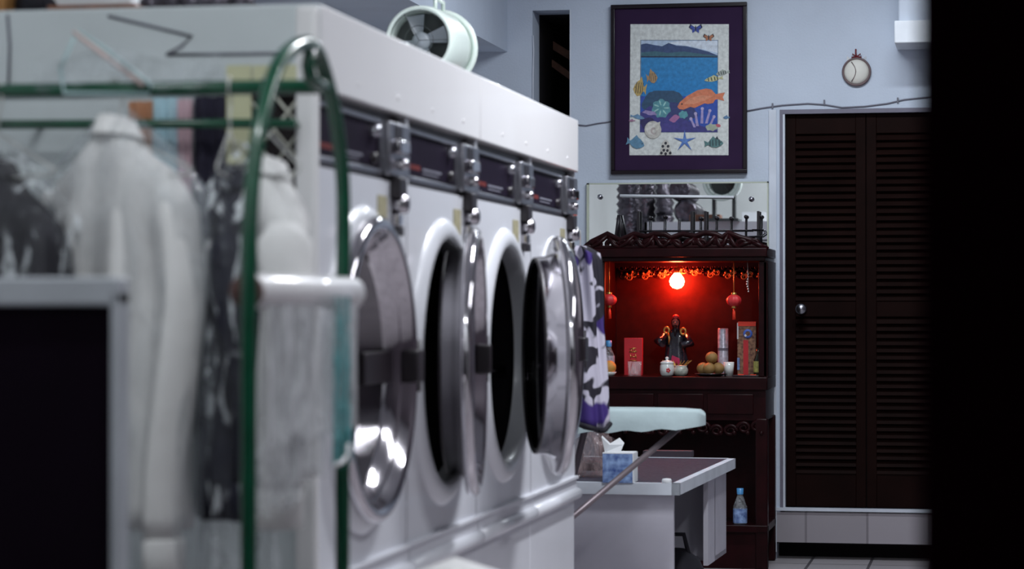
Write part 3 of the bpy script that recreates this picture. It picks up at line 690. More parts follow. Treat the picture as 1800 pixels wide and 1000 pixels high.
def AP(u, v): q = at(1040+u*.31, v*.31, Y=YW-.019); return q.x, q.z
def ap(pts, col):
    lay[0] += 1; y = YW-.0185-lay[0]*.00004
    ar.m(pc(col)); ar.poly([V(AP(*q)[0], y, AP(*q)[1]) for q in pts])
def blob(u, v, a, b, col, rot=0, n=18, wob=0, k=3):
    c, s_ = math.cos(R(rot)), math.sin(R(rot)); pts = []
    for i in range(n):
        t = 2*math.pi*i/n; q = 1+wob*math.sin(k*t); x, y = a*q*math.cos(t), b*q*math.sin(t); pts.append((u+x*c-y*s_, v+x*s_+y*c))
    ap(pts, col)
def fish(u, v, L, H, col, flip=1, rot=0, stripes=None):
    c, s_ = math.cos(R(rot)), math.sin(R(rot))
    def tr(q): x, y = q[0]*flip*L, q[1]*H; return (u+x*c-y*s_, v+x*s_+y*c)
    ap([tr(q) for q in ((-1, .1), (-.8, -.3), (-.4, -.75), (0, -.9), (.4, -.6), (.7, -.2), (1.1, -.6), (1.02, 0), (1.1, .55), (.7, .2), (.3, .65), (-.2, .8), (-.7, .5))], col)
    ap([tr(q) for q in ((-.2, -.8), (.1, -1.25), (.45, -.6))], col)
    if stripes:
        for x in (-.55, -.2, .15, .45): ap([tr((x-.05, -.62)), tr((x+.05, -.62)), tr((x+.08, .5)), tr((x-.03, .5))], stripes)
    ap([tr(q) for q in ((-.8, -.1), (-.7, -.18), (-.62, -.08), (-.7, 0))], (.01, .01, .02))
ap([(220,137),(778,137),(776,880),(214,880)], (.62,.64,.62))
ap([(276,226),(718,226),(716,752),(272,752)], (.20,.24,.30))
ap([(280,230),(714,230),(714,330),(280,330)], (.42,.52,.66))
ap([(420,245),(500,232),(640,232),(714,232),(714,300),(560,262)], (.62,.68,.76))
ap([(280,252),(310,246),(360,256),(400,262),(436,243),(480,258),(540,262),(600,276),(660,292),(714,314),(714,326),(280,326)], (.045,.075,.17))
ap([(280,298),(360,290),(430,300),(520,292),(610,304),(714,318),(714,326),(280,326)], (.05,.13,.17))
ap([(280,318),(714,320),(714,328),(280,328)], (.02,.03,.07))
for k_ in range(10):
    a, b = 326+k_*22, 326+(k_+1)*22+1; f = k_/9; ap([(280,a),(714,a),(714,b),(280,b)], (.030-.012*f, .21-.02*f, .46+.0*f))
ap([(278,545),(714,545),(712,749),(275,749)], (.028,.075,.36))
blob(410, 585, 125, 75, (.03,.075,.14), 0, 22, .06, 5); blob(470, 640, 130, 60, (.04,.05,.16), 0, 20, .08, 6)
ap([(276,640),(330,600),(420,640),(560,690),(640,720),(712,700),(712,749),(275,749)], (.05,.045,.20))
blob(395, 615, 52, 52, (.09,.26,.30), 0, 22, .1, 7)
for q in range(7):
    a = q*.9; blob(395+30*math.cos(a), 612+30*math.sin(a), 15, 4, (.30,.52,.50), q*50)
blob(470, 672, 30, 18, (.35,.14,.30), -30, 14, .15, 4); blob(330, 640, 40, 12, (.28,.22,.42), 10, 14, .2, 5); blob(520, 650, 26, 22, (.10,.30,.34), 0, 14, .15, 6)
blob(320, 700, 44, 34, (.03,.025,.10), 0, 14, .1, 4); blob(430, 722, 60, 24, (.06,.05,.22), 0)
for (u, v, L, rt) in ((600,705,62,-100),(625,690,74,-88),(650,690,66,-72),(585,712,44,-120),(672,700,44,-60)):
    c, s_ = math.cos(R(rt)), math.sin(R(rt)); ap([(u-s_*-8, v+10), (u+s_*-8, v+10), (u+c*L+6, v+s_*L), (u+c*L-6, v+s_*L)], (.34,.28,.50))
    blob(u+c*L, v+s_*L, 9, 9, (.42,.36,.56))
blob(680, 722, 34, 20, (.34,.38,.30), 0, 14, .15, 6); blob(718, 712, 14, 9, (.50,.12,.16), 10)
# red-orange fish
ap([(486,606),(500,580),(540,545),(600,512),(650,502),(680,508),(704,534),(722,530),(756,524),(744,552),(752,572),(716,562),(700,566),(690,584),(660,590),(640,586),(610,600),(585,612),(560,606),(520,622),(496,618)], (.60,.19,.10))
ap([(520,590),(560,556),(620,540),(690,545),(640,570),(580,590)], (.66,.26,.15)); blob(512, 590, 5, 4, (.02,.02,.03))
fish(272, 502, 36, 56, (.46,.33,.12), 1, 8, (.05,.04,.04)); fish(344, 440, 30, 42, (.38,.24,.12), -1, -8, (.10,.08,.07))
fish(690, 448, 52, 18, (.50,.48,.26), 1, -8, (.03,.03,.03)); fish(742, 414, 38, 17, (.34,.38,.34), 1, -10, (.02,.02,.03))
fish(262, 664, 40, 14, (.14,.26,.40), -1, 10); fish(228, 684, 18, 8, (.35,.18,.28), 1, 0); fish(764, 666, 18, 11, (.10,.20,.34), 1, 0)
for (u, v, sc_, col, col2) in ((590,162,34,(.05,.08,.34),(.02,.02,.05)), (664,212,28,(.42,.17,.09),(.05,.03,.03))):
    for sx in (-1, 1):
        ap([(u,v-4),(u+sx*sc_*.9,v-sc_*.75),(u+sx*sc_*1.15,v-sc_*.2),(u+sx*sc_*.7,v+sc_*.15)], col2); ap([(u,v-3),(u+sx*sc_*.75,v-sc_*.55),(u+sx*sc_*.95,v-sc_*.15),(u+sx*sc_*.6,v+sc_*.08)], col)
        ap([(u,v),(u+sx*sc_*.6,v+sc_*.1),(u+sx*sc_*.55,v+sc_*.75),(u+sx*sc_*.15,v+sc_*.5)], col)
    blob(u, v, 3, sc_*.5, (.02,.02,.03))
pts = []
for k_ in range(10):
    a = R(-90+36*k_); r_ = (72 if k_ % 2 == 0 else 16); pts.append((528+r_*math.cos(a)*.95, 800+r_*math.sin(a)*.9))
ap(pts, (.08,.17,.46)); blob(528, 796, 15, 14, (.12,.24,.54))
blob(348, 736, 48, 50, (.48,.46,.42), 0, 20); blob(340, 730, 32, 34, (.62,.60,.56)); blob(352, 742, 18, 20, (.42,.36,.34)); blob(355, 745, 10, 11, (.58,.56,.52)); ap([(360,700),(390,690),(384,730),(362,744)], (.56,.54,.48))
ap([(384,880),(400,810),(418,790),(438,806),(456,880)], (.52,.50,.46))
for (a, b) in ((404,830),(420,812),(434,830),(410,852),(430,854),(446,868),(396,868),(420,872)): blob(a, b, 8, 9, (.03,.03,.04), 20, 8)
fish(252, 812, 50, 38, (.11,.24,.36), -1, 12); fish(696, 812, 52, 32, (.09,.19,.19), -1, -4, (.03,.05,.06)); ap([(700,788),(712,772),(722,792)], (.04,.05,.06))
ar.build('print', None, pf, fix=False)
# cables on the wall
cb = MB().m(mCable)
cb.tube([at(x, y, Y=YW-.005) for x, y in ((1010,219),(1030,221),(1050,217),(1080,213))], .0035, 6)
tag(cb.build('wall_cable', None), 'short grey cable on the wall between dryers and the picture', 'cable', 'grey wall cables')
cb = MB().m(mCable)
cb.tube([at(x, y, Y=YW-.005) for x, y in ((1308,196),(1340,190),(1375,185),(1420,182),(1450,184),(1480,189),(1520,187),(1560,182),(1590,175),(1640,170),(1680,166))], .0038, 6)
for q in ((1449, 181), (1578, 177), (1358, 187)): a = at(*q, Y=YW-.006); cb.box((a.x-.004, YW-.012, a.z-.010), (a.x+.004, YW, a.z+.016))
tag(cb.build('wall_cable', None), 'thin grey cable tacked along the wall above the brown door', 'cable', 'grey wall cables')
# ornament
oc = at(1505.5, 126, Y=YW-.02); orn = empty('wall_ornament', oc, 'small round cream wall ornament with dark rim and red bow, above the brown door', 'ornament')
MB().m(mCream).lathe([(.001, -.014), (.03, -.012), (.05, -.006), (.064, .004), (.064, .018)], (oc.x, YW-.018, oc.z), 'y', 40).build('face', None, orn)
mb = MB().m(mRim).tube([V(oc.x+.068*math.cos(a), YW-.014, oc.z+.068*math.sin(a)) for a in [2*math.pi*k/40 for k in range(40)]], .006, 8, True)
mb.tube([V(oc.x-.025+.0*u, YW-.032+.004*abs(u-4)/4, oc.z+.05-.1*u/8)+V(.022*math.sin(u/8*3.14), 0, 0) for u in range(9)], .0022, 6); mb.build('rim', None, orn)
mb = MB().m(mBow)
for sx in (-1, 1): mb.tube([V(oc.x, YW-.015, oc.z+.076), V(oc.x+sx*.02, YW-.018, oc.z+.090), V(oc.x+sx*.024, YW-.016, oc.z+.073), V(oc.x, YW-.015, oc.z+.076)], .004, 6)
mb.tube([V(oc.x, YW-.012, oc.z+.074), V(oc.x-.004, YW-.010, oc.z+.095), V(oc.x-.004, YW-.006, oc.z+.116)], .004, 6); mb.build('bow', None, orn)['label'] = 'dark red ribbon bow'
tab = MB().m(mFilm2)
for sx in (-1, 1): tab.prism([V(oc.x+sx*.028, YW-.008, oc.z+.066), V(oc.x+sx*.05, YW-.008, oc.z+.056), V(oc.x+sx*.048, YW-.008, oc.z+.082)], (0, .004, 0))
tab.build('tape', None, orn)
# wall unit upper right
u0, u1 = at(1572, 36, Y=YW-.34), at(1760, 72, Y=YW-.34)
ac = empty('wall_unit', (u0.x+.2, YW-.08, u1.z), 'white wall-mounted unit at the top right above the door', 'wall unit')
MB().m(mACs).box((at(1579, 20, Y=YW-.30).x, YW-.30, u0.z-.01), (u1.x, YW-.001, u0.z+.45), .01).build('body', None, ac)
MB().m(mAC).box((u0.x, YW-.34, u1.z), (u1.x+.02, YW-.001, u0.z), .006).build('lower_lip', None, ac)
# ================================================================== MIRROR
m0, m1 = at(1031, 322, Y=YW-.02), at(1351, 500, Y=YW-.02)
mr = empty('wall_mirror', ((m0.x+m1.x)/2, YW-.01, m1.z), 'frameless-looking wide mirror with thin greenish rim, below the picture', 'mirror')
MB().m(mMirror).box((m0.x+.012, YW-.016, m1.z), (m1.x-.006, YW-.010, m0.z-.006)).build('glass', None, mr)
mb = MB().m(mMirF)
mb.box((m0.x, YW-.020, m1.z), (m0.x+.013, YW-.001, m0.z)); mb.box((m1.x-.007, YW-.020, m1.z), (m1.x, YW-.001, m0.z)); mb.box((m0.x, YW-.020, m0.z-.007), (m1.x, YW-.001, m0.z)); mb.box((m0.x, YW-.010, m1.z), (m1.x, YW-.001, m0.z)); mb.build('rim', None, mr)
for q in ((1055, 346), (1321, 350)):
    a = at(*q, Y=YW-.02); MB().m(mSteel).lathe([(.0, -.018), (.010, -.016), (.014, -.008), (.014, 0.006)], (a.x, YW-.020, a.z), 'y', 16).build('stud', None, mr)
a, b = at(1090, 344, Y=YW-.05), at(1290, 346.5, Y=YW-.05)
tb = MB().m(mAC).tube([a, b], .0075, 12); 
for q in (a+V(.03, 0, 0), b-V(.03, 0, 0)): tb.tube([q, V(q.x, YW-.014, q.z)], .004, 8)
tag(tb.build('mirror_bar', None), 'thin white horizontal bar across the upper mirror', 'bar')  # plain white bar on two standoffs before the mirror
# ================================================================== SHRINE
SYF, SYB = 12.28, 12.765
sl, sr = at(1052, 500, Y=SYF).x, at(1349, 500, Y=SYF).x
def sz(py): return at(1200, py, Y=SYF).z
sh = empty('altar_cabinet', ((sl+sr)/2, SYF, 0), 'dark red carved altar cabinet lit by a red bulb, below the mirror', 'altar')
zc0, zc1, zt0, zt1 = sz(692), sz(662), sz(452), sz(436)
mb = MB().m(mWood)
mb.box((sl, SYF-.01, zc0+.02), (sr, SYB, zc1), .006); mb.build('counter', None, sh)
mb = MB().m(mWood).box((sl-.02, SYF-.02, zt0), (sr+.0, SYB, zt1), .006); mb.box((sl-.005, SYF-.005, zt0-.02), (sr-.01, SYB, zt0), .004); mb.build('top_board', None, sh)
MB().m(mRedBoard).box((sl+.02, SYB-.02, zc1), (sr-.02, SYB-.004, zt0)).build('back_board', None, sh)['label'] = 'red lacquered back board'
for xa_, xb_ in ((sl, sl+.03), (sr-.045, sr)): MB().m(mWood).box((xa_, SYF+.01, zc1-.001), (xb_, SYF+.05, zt0-.02), .006).box((xa_, SYF+.01, zc1-.001), (xa_+.018 if xa_ == sl else xb_, SYB, zt0-.02) if xa_ == sl else (xb_, SYB, zt0-.02)) .build('side_post', None, sh) if xa_ == sl else MB().m(mWood).box((xa_, SYF+.01, zc1-.001), (xb_, SYF+.05, zt0-.02), .006).box((xb_-.018, SYF+.01, zc1-.001), (xb_, SYB, zt0-.02)).build('side_post', None, sh)
# lower body: panel, carved apron, legs, low shelf
za0 = sz(738)
mb = MB().m(mWood).box((sl+.01, SYF+.01, za0), (sr-.01, SYB, zc0+.02)); 
for k in range(3):
    xa_ = sl+.05+k*(sr-sl-.1)/3; mb.box((xa_, SYF, za0+.03), (xa_+(sr-sl-.1)/3-.02, SYF+.012, zc0), .004)
mb.build('drawer_front', None, sh)
def scroll(mb, cx, cz, y, r, sgn, th, turns=1.6, n=26):
    mb.tube([V(cx+sgn*r*(1-.72*k/n)*math.cos(2*math.pi*turns*k/n), y, cz+r*(1-.72*k/n)*math.sin(2*math.pi*turns*k/n)*.8) for k in range(n+1)], [th*(1-.5*k/n) for k in range(n+1)], 6)
ap_ = MB().m(mWood)
za1 = sz(768)
for k in range(12):
    cx = sl+.05+k*(sr-sl-.1)/11; scroll(ap_, cx, (za0+za1)/2+.012*math.sin(k*1.3), SYF+.01, .034, 1 if k % 2 else -1, .011)
    ap_.ball(V(cx+.02, SYF+.002, (za0+za1)/2-.02), .012, 8)
ap_.build('carved_apron', None, sh)
for xa_ in (sl+.0, sr-.06):
    for ya_ in (SYF, SYB-.06): MB().m(mWood).box((xa_, ya_, .0), (xa_+.06, ya_+.06, za0+.01), .008).build('leg', None, sh)
mb = MB().m(mWood).box((sl, SYF-.005, .18), (sr, SYB, .215), .004); mb.box((sl, SYF+.02, 0.0), (sr, SYF+.04, .18)); mb.build('low_shelf', None, sh)
MB().m(mWood).box((sl+.02, SYB-.02, .215), (sr-.02, SYB-.005, za0)).build('lower_back', None, sh)
# crest on the top board
cr = MB().m(mWood); xs, xe = at(1030, 430, Y=SYF).x, at(1346, 430, Y=SYF).x
cyy = SYF+.0
def cz(py): return at(1190, py, Y=SYF).z
ridge = [(1022, 440), (1040, 425), (1068, 411), (1090, 422), (1115, 411), (1135, 416), (1150, 411), (1170, 412), (1180, 418), (1200, 411), (1222, 415), (1240, 409), (1258, 412), (1270, 417), (1280, 409), (1300, 417), (1322, 423), (1344, 436)]
cr.tube([at(x, y, Y=SYF) for x, y in ridge], .014, 8)
for k in range(len(ridge)-1):
    (xa_, ya_), (xb_, yb_) = ridge[k], ridge[k+1]
    if k % 2 == 0: cr.tube([at(xa_, ya_+3, Y=SYF), at((xa_+xb_)/2, 430, Y=SYF-.01), at(xb_+6, 438, Y=SYF)], .012, 7)
    else: cr.tube([at(xb_, yb_+3, Y=SYF), at((xa_+xb_)/2-3, 428, Y=SYF-.01), at(xa_-8, 438, Y=SYF)], .012, 7)
for k in range(13): scroll(cr, at(1050+k*23, 430, Y=SYF).x, cz(429), SYF-.004, .026, 1 if k % 2 else -1, .011)
cr.box((sl-.02, SYF-.012, zt1), (sr, SYF+.012, zt1+.014), .003)
for q in (1105, 1140, 1225, 1262): a = at(q, 425, Y=SYF); cr.ball(a, .030, 10, (1.3, .5, .8))
cr.build('carved_crest', None, sh)
# valance with gilt carving inside
vl = MB().m(mWood)
vz = at(1190, 472, Y=SYF+.04).z
SYV = SYB-.045; vl.box((sl+.02, SYV-.01, zt0-.04), (sr-.04, SYV+.005, zt0))
rv = random.Random(5)
for k in range(26):
    f = k/25; cx = sl+.05+f*(sr-sl-.13); drop = .030+.030*(abs(f-.5)*2)**.5+.008*math.sin(k*2.1)
    scroll(vl, cx, zt0-.045, SYV, .026, 1 if k % 2 else -1, .008); vl.m(mGoldD if k % 3 else mWood)
    scroll(vl, cx+.01, zt0-.030-drop, SYV, .020, -1 if k % 2 else 1, .006); vl.ball(V(cx, SYV-.007, zt0-.03-drop*.7), .0075, 8); vl.m(mWood)
vl.build('carved_valance', None, sh)
# bulb
bp_ = at(1190, 494, Y=SYB-.105)
bu = empty('red_bulb', bp_, 'glowing red light bulb hanging under the carved valance of the altar', 'light bulb')
mBulb = mat('glowing_bulb', (.9, .2, .1), .4, var=0, emit=(1., .075, .028), es=230.)
MB().m(mBulb).lathe([(.001, -.040), (.021, -.035), (.034, -.021), (.039, -.002), (.034, .016), (.022, .032), (.013, .042)], bp_, 'z', 24).build('glass_globe', None, bu)
MB().m(mGoldD).lathe([(.013, .038), (.014, .070), (.001, .074)], bp_, 'z', 16).tube([bp_+V(0, 0, .07), V(bp_.x, bp_.y, zt0-.012)], .004, 6).build('socket', None, bu)
# ---- things on and in the altar
ZS = zc1
def on(px, y): return V(at(px, 600, Y=y).x, y, ZS)
def lantern(px, py, lab):
    c = at(px, py, Y=SYF+.09); o = empty('paper_lantern', c, lab, 'lantern', 'small red lanterns in the altar')
    mb = MB().m(mLantern); rg = []
    for t in range(11):
        a = math.pi*t/10; rg.append([c+V(.036*max(.28, math.sin(a))*(1+.06*math.cos(8*q))*math.cos(q), .036*max(.28, math.sin(a))*(1+.06*math.cos(8*q))*math.sin(q), -.030*math.cos(a)) for q in [2*math.pi*j/32 for j in range(32)]])
    mb.loft(rg); mb.build('shade', None, o)
    MB().m(mGold).lathe([(.001, .040), (.012, .038), (.014, .028), (.011, .026)], c, 'z', 14).lathe([(.011, -.028), (.012, -.038), (.001, -.040)], c, 'z', 14).build('cap', None, o)
    MB().m(mGold).tube([c+V(0, 0, .038), V(c.x, c.y, zt0-.018)], .0022, 6).build('cord', None, o)
    MB().m(mRedBright).tube([c+V(0, 0, -.036), c+V(.001, 0, -.06), c+V(.002, 0, -.095)], [.004, .007, .009], 8).build('tassel', None, o)
lantern(1071, 527, 'small red lantern hanging in the altar beside the blotched garment'); lantern(1290, 528, 'small red lantern hanging in the altar above the tall red box')
mb = MB().m(mWire); a = at(1314, 478, Y=SYF+.05)
for k in range(9): mb.ball(V(a.x+.004*math.sin(k), a.y, a.z-.012*k), .0045, 7)
mb.tube([V(a.x, a.y, zt0-.018), V(a.x+.004, a.y, a.z-.10)], .0015, 5)
tag(mb.build('bead_string', None), 'thin silver bead string hanging at the right inside the altar', 'beads')
# deity figure
fgp = on(1188, SYF+.30); fg = empty('deity_figurine', fgp, 'dark robed figurine with gold rings standing at the middle of the altar', 'figurine')
bz_ = fgp.z
mRobe = mat('dark_glazed_robe', (.022, .020, .030), .18, var=.5, vs=40, coat=.6)
prof = [(0, .058, .042), (.02, .060, .044), (.07, .062, .044), (.11, .056, .040), (.15, .050, .036), (.19, .056, .036), (.212, .050, .032), (.226, .026, .022), (.238, .016, .016), (.246, .020, .020), (.262, .024, .024), (.278, .022, .022), (.292, .010, .012)]
MB().m(mRobe).loft([[V(fgp.x+a_*(1+.07*math.sin(6*t+h_*40))*math.cos(t), fgp.y+b_*(1+.07*math.sin(5*t))*math.sin(t), bz_+h_) for t in [2*math.pi*j/28 for j in range(28)]] for h_, a_, b_ in prof]).build('body', None, fg)
mFace = mat('ruddy_face', (.42, .12, .10), .4)
hd_ = MB().m(mFace).ball(V(fgp.x, fgp.y-.010, bz_+.264), .021, 16, (.9, .9, 1.1)); hd_.ball(V(fgp.x, fgp.y-.030, bz_+.262), .005, 8)
hd_.m(mBlack).ball(V(fgp.x-.008, fgp.y-.028, bz_+.268), .003, 6).ball(V(fgp.x+.008, fgp.y-.028, bz_+.268), .003, 6); hd_.tube([V(fgp.x, fgp.y-.026, bz_+.25), V(fgp.x, fgp.y-.034, bz_+.22), V(fgp.x, fgp.y-.036, bz_+.195)], [.010, .008, .003], 8)
hd_.build('head', None, fg)
MB().m(mLantern).ball(V(fgp.x, fgp.y, bz_+.292), .018, 12, (1, 1, .8)).build('hat', None, fg)
sv = MB().m(mRobe).tube([V(fgp.x-.045, fgp.y-.005, bz_+.205), V(fgp.x-.085, fgp.y-.02, bz_+.165), V(fgp.x-.060, fgp.y-.045, bz_+.160)], [.022, .026, .020], 12); sv.ball(V(fgp.x-.078, fgp.y-.03, bz_+.175), .02, 10).build('sleeve', None, fg)
MB().m(mRobe).tube([V(fgp.x+.045, fgp.y-.005, bz_+.205), V(fgp.x+.072, fgp.y-.025, bz_+.16), V(fgp.x+.030, fgp.y-.05, bz_+.15)], [.022, .026, .018], 12).build('sleeve', None, fg)
gd = MB().m(mGold)
for sx, hz_ in ((-.042, .226), (.042, .220)): gd.tube([V(fgp.x+sx+.013*math.cos(a), fgp.y-.035, bz_+hz_+.015*math.sin(a)) for a in [2*math.pi*k/20 for k in range(20)]], .006, 8, True)
gd.tube([V(fgp.x-.034, fgp.y-.048, bz_+.212), V(fgp.x-.026, fgp.y-.052, bz_+.185), V(fgp.x-.030, fgp.y-.05, bz_+.155)], [.006, .006, .003], 8); gd.build('gold_rings', None, fg)
MB().m(mat('crimson_cloth', (.50, .02, .09), .5)).prism([V(fgp.x-.03, fgp.y-.046, bz_+.01), V(fgp.x+.03, fgp.y-.046, bz_+.01), V(fgp.x+.024, fgp.y-.046, bz_+.085), V(fgp.x-.014, fgp.y-.046, bz_+.10)], (0, .012, 0)).build('skirt_front', None, fg)
# lotus tray of gold paper in front of figure
lp_ = on(1190, SYF+.20); lo = MB().m(mGold)
for k in range(11):
    a = 2*math.pi*k/11+.2; c, s_ = math.cos(a), math.sin(a)
    lo.prism([lp_+V(c*.02-s_*.010, s_*.014+c*.01, .028), lp_+V(c*.02+s_*.010, s_*.014-c*.01, .028), lp_+V(c*.075, s_*.05, .074)], (0, 0, .004))
lo.m(mBlack).lathe([(.001, .0), (.04, 0), (.045, .03), (.03, .034), (.001, .03)], lp_, 'z', 20)
tag(lo.build('gilt_lotus', None), 'gilt leaf-petalled offering holder in front of the figurine', 'offering')
# red card box with gold characters
rb = on(1113.5, SYF+.20); rx = empty('red_gift_box', rb, 'flat red box with gold marks standing behind the drinking glass', 'box')
a, b = at(1097, 594, Y=rb.y), at(1129, 655, Y=rb.y)
MB().m(mRedBox).box((a.x, rb.y, ZS), (b.x, rb.y+.03, a.z), .002).build('carton', None, rx)
g_ = MB().m(mGold); cx = (a.x+b.x)/2; cz_ = ZS+.105
for (u0, v0, u1, v1) in ((-.018,.028,.016,.032),(0,.036,.002,.008),(-.02,.012,.02,.014),(-.014,.0,-.012,-.02),(.012,.002,.016,-.02),(-.014,-.01,.014,-.012),(-.018,-.03,.018,-.032),(-.006,.024,-.018,.014),(.006,.022,.018,.014)):
    g_.tube([V(cx+u0, rb.y-.001, cz_+v0), V(cx+u1, rb.y-.001, cz_+v1)], .0018, 5)
g_.build('gold_lettering', None, rx)
# glass of water
gp = on(1115.5, SYF+.075); gm = MB().m(mGlass); gr = .0355
gm.lathe([(.001, 0), (gr*.86, 0), (gr*.9, .004), (gr, .072), (gr-.003, .072), (gr*.84, .010), (.001, .010)], gp, 'z', 28)
tag(gm.build('drinking_glass', None), 'clear drinking glass in front of the flat red box', 'glass')
# lidded cup
cp_ = on(1172.5, SYF+.07); cu = empty('lidded_cup', cp_, 'white lidded porcelain cup with a red flower, at the altar front', 'cup')
MB().m(mPorc).lathe([(.001, 0), (.024, 0), (.032, .008), (.036, .03), (.035, .05), (.031, .062), (.030, .066)], cp_, 'z', 28).build('cup_body', None, cu)
MB().m(mPorc).lathe([(.034, .064), (.034, .068), (.024, .076), (.008, .079), (.006, .083), (.009, .090), (.006, .096), (.001, .097)], cp_, 'z', 28).build('lid', None, cu)
fl_ = MB().m(mRedBox)
for k in range(5): fl_.ball(cp_+V(.010+.007*math.cos(k*1.257), -.035+.0016*0, .03+.007*math.sin(k*1.257)), .005, 8, (1, .35, 1))
fl_.m(mCable)
for k in range(4): fl_.ball(cp_+V(-.020+.012*k, -.0335+.004*abs(k-2), .045-.008*(k % 2)), .0035, 6, (1.3, .35, .6))
fl_.build('flower_print', None, cu)
bw = on(1196, SYF+.12); tag(MB().m(mGlaze).lathe([(.001, 0), (.026, 0), (.036, .012), (.039, .03), (.034, .042), (.030, .046), (.034, .052), (.030, .052), (.026, .044), (.001, .04)], bw, 'z', 26).build('incense_bowl', None), 'grey-green glazed incense bowl right of the lidded cup', 'bowl')
pl_ = on(1249, SYF+.10); tag(MB().m(mSteel).lathe([(.001, .0), (.05, 0), (.078, .012), (.080, .014), (.05, .006), (.001, .005)], pl_, 'z', 32).build('fruit_plate', None), 'dark metal plate under the pile of oranges', 'plate')
ORp = [(-.038, .0, .0385, 'round orange at the left of the small pile on the plate'), (-.005, -.022, .0385, 'round orange at the front middle of the pile on the plate'), (.036, .012, .0385, 'round orange at the right of the small pile on the plate'), (.004, .012, .092, 'round orange resting on top of the small pile')]
for dx, dy, dz, lab in ORp:
    o_ = empty('orange', pl_+V(dx, dy, dz), lab, 'orange', 'oranges on the altar plate')
    MB().m(mOrange).ball(pl_+V(dx, dy, dz), .0315, 20, (1, 1, .95)).build('peel', None, o_)
    MB().m(mBrown).lathe([(.001, .0325), (.003, .031), (.003, .029)], pl_+V(dx, dy, dz-.0015), 'z', 8).build('stem_end', None, o_)
cn = on(1271, SYF+.24); ztop = at(1271, 577, Y=cn.y).z-ZS
tall = empty('label_canister', cn+V(0, 0, 0), 'tall silver-labelled canister standing behind the oranges', 'canister')
MB().m(mTin).lathe([(.001, 0), (.026, 0), (.0265, .003), (.0265, ztop-.003), (.024, ztop), (.001, ztop)], cn, 'z', 26).build('tin_body', None, tall)
MB().m(mCable).lathe([(.0268, ztop-.112), (.0268, ztop-.098)], cn, 'z', 26).build('dark_band', None, tall)
c2 = on(1281, SYF+.14); cc = empty('paper_cup', c2, 'small white cup with green print right of the oranges', 'cup')
MB().m(mPorc).lathe([(.001, 0), (.022, 0), (.027, .070), (.0245, .070), (.02, .004), (.001, .004)], c2, 'z', 24).build('cup_wall', None, cc)
MB().m(mat('green_print', (.04, .20, .14), .5)).prism([c2+V(-.018, -.020, .066), c2+V(.004, -.0262, .066), c2+V(-.012, -.022, .040)], (0, .002, 0)).build('green_print', None, cc)
# tall red box
tb_ = on(1312.5, SYF+.20); a, b = at(1296, 566, Y=tb_.y), at(1329, 650, Y=tb_.y)
tx = empty('tall_red_box', tb_, 'tall red box with round blue emblem at the right of the altar', 'box')
m_ = MB().m(mat('printed_box_art', (.16, .03, .03), .4, var=.6, vs=70, col2=(.40, .22, .12))).box((a.x, tb_.y, ZS), (b.x, tb_.y+.05, a.z), .002); m_.build('carton', None, tx)
MB().m(mRedBright).box((a.x+.004, tb_.y-.003, a.z-.020), (b.x, tb_.y+.052, a.z+.002)).build('lid', None, tx)
ec = V((a.x+b.x)/2+.006, tb_.y-.002, a.z-.058)
m_ = MB().m(mat('emblem_blue', (.08, .16, .58), .4)).lathe([(.012, -.001), (.023, -.002), (.023, .002), (.012, .002)], ec, 'y', 28); m_.m(mPaper).ball(ec+V(-.012, -.001, -.010), .007, 8, (1, .2, 1)); m_.build('emblem', None, tx)
m_ = MB().m(mPaper).box((a.x-.001, tb_.y-.002, a.z-.085), (a.x+.006, tb_.y+.04, a.z-.004)); m_.m(mRedBox).box((a.x+.03, tb_.y-.0015, ZS+.005), (a.x+.055, tb_.y+.001, a.z-.09)); m_.m(mBluePrint).box((a.x+.0, tb_.y-.0015, ZS+.03), (a.x+.012, tb_.y+.001, ZS+.09)); m_.build('side_stripe', None, tx)
bt = on(1333, SYF+.14); bo = empty('oil_bottle', bt, 'yellow-green labelled bottle at the right end of the altar', 'bottle')
MB().m(mat('dark_bottle_glass', (.02, .02, .01), .1)).lathe([(.001, 0), (.022, 0), (.024, .01), (.024, .08), (.012, .11), (.010, .14), (.001, .14)], bt, 'z', 20).build('bottle_body', None, bo)
MB().m(mYG).lathe([(.0244, .02), (.0244, .075)], bt, 'z', 20).build('bottle_label', None, bo)
b2 = on(1070, SYF+.12); b2o = empty('water_bottle', b2, 'clear bottle with blue cap at the left end of the altar', 'bottle')
MB().m(mGlass).lathe([(.001, 0), (.028, 0), (.030, .01), (.030, .10), (.014, .135), (.012, .15), (.001, .15)], b2, 'z', 22).build('bottle_body', None, b2o)
MB().m(mTin).lathe([(.0305, .06), (.0305, .10)], b2, 'z', 22).build('bottle_label', None, b2o)
MB().m(mBlueCap).lathe([(.015, .145), (.016, .175), (.001, .177)], b2, 'z', 16).build('cap', None, b2o)['label'] = 'blue screw cap'
sd = on(1070, SYF+.055); tag(MB().m(mPorc).lathe([(.001, 0), (.025, 0), (.040, .020), (.038, .021), (.02, .006), (.001, .005)], sd, 'z', 24).build('saucer', None), 'small pale saucer at the left end of the altar', 'saucer')
tag(MB().m(mat('bright_orange_peel', (.62, .30, .06), .5, bump=.4, bs=300)).ball(sd+V(.004, 0, .043), .034, 18).build('orange', None), 'single orange on the saucer in front of the blue-capped bottle', 'orange')
# incense saucer near the front right + red tray papers
tr_ = on(1314, SYF+.06); mb = MB().m(mBlack).box(tr_+V(-.07, -.03, 0), tr_+V(.06, .05, .008), .002); mb.m(mRedBright).box(tr_+V(-.045, -.028, .008), tr_+V(-.015, .0, .012)).box(tr_+V(.015, -.028, .008), tr_+V(.045, -.0, .011))
tag(mb.build('offering_tray', None), 'flat dark tray with red papers before the tall red box', 'tray')
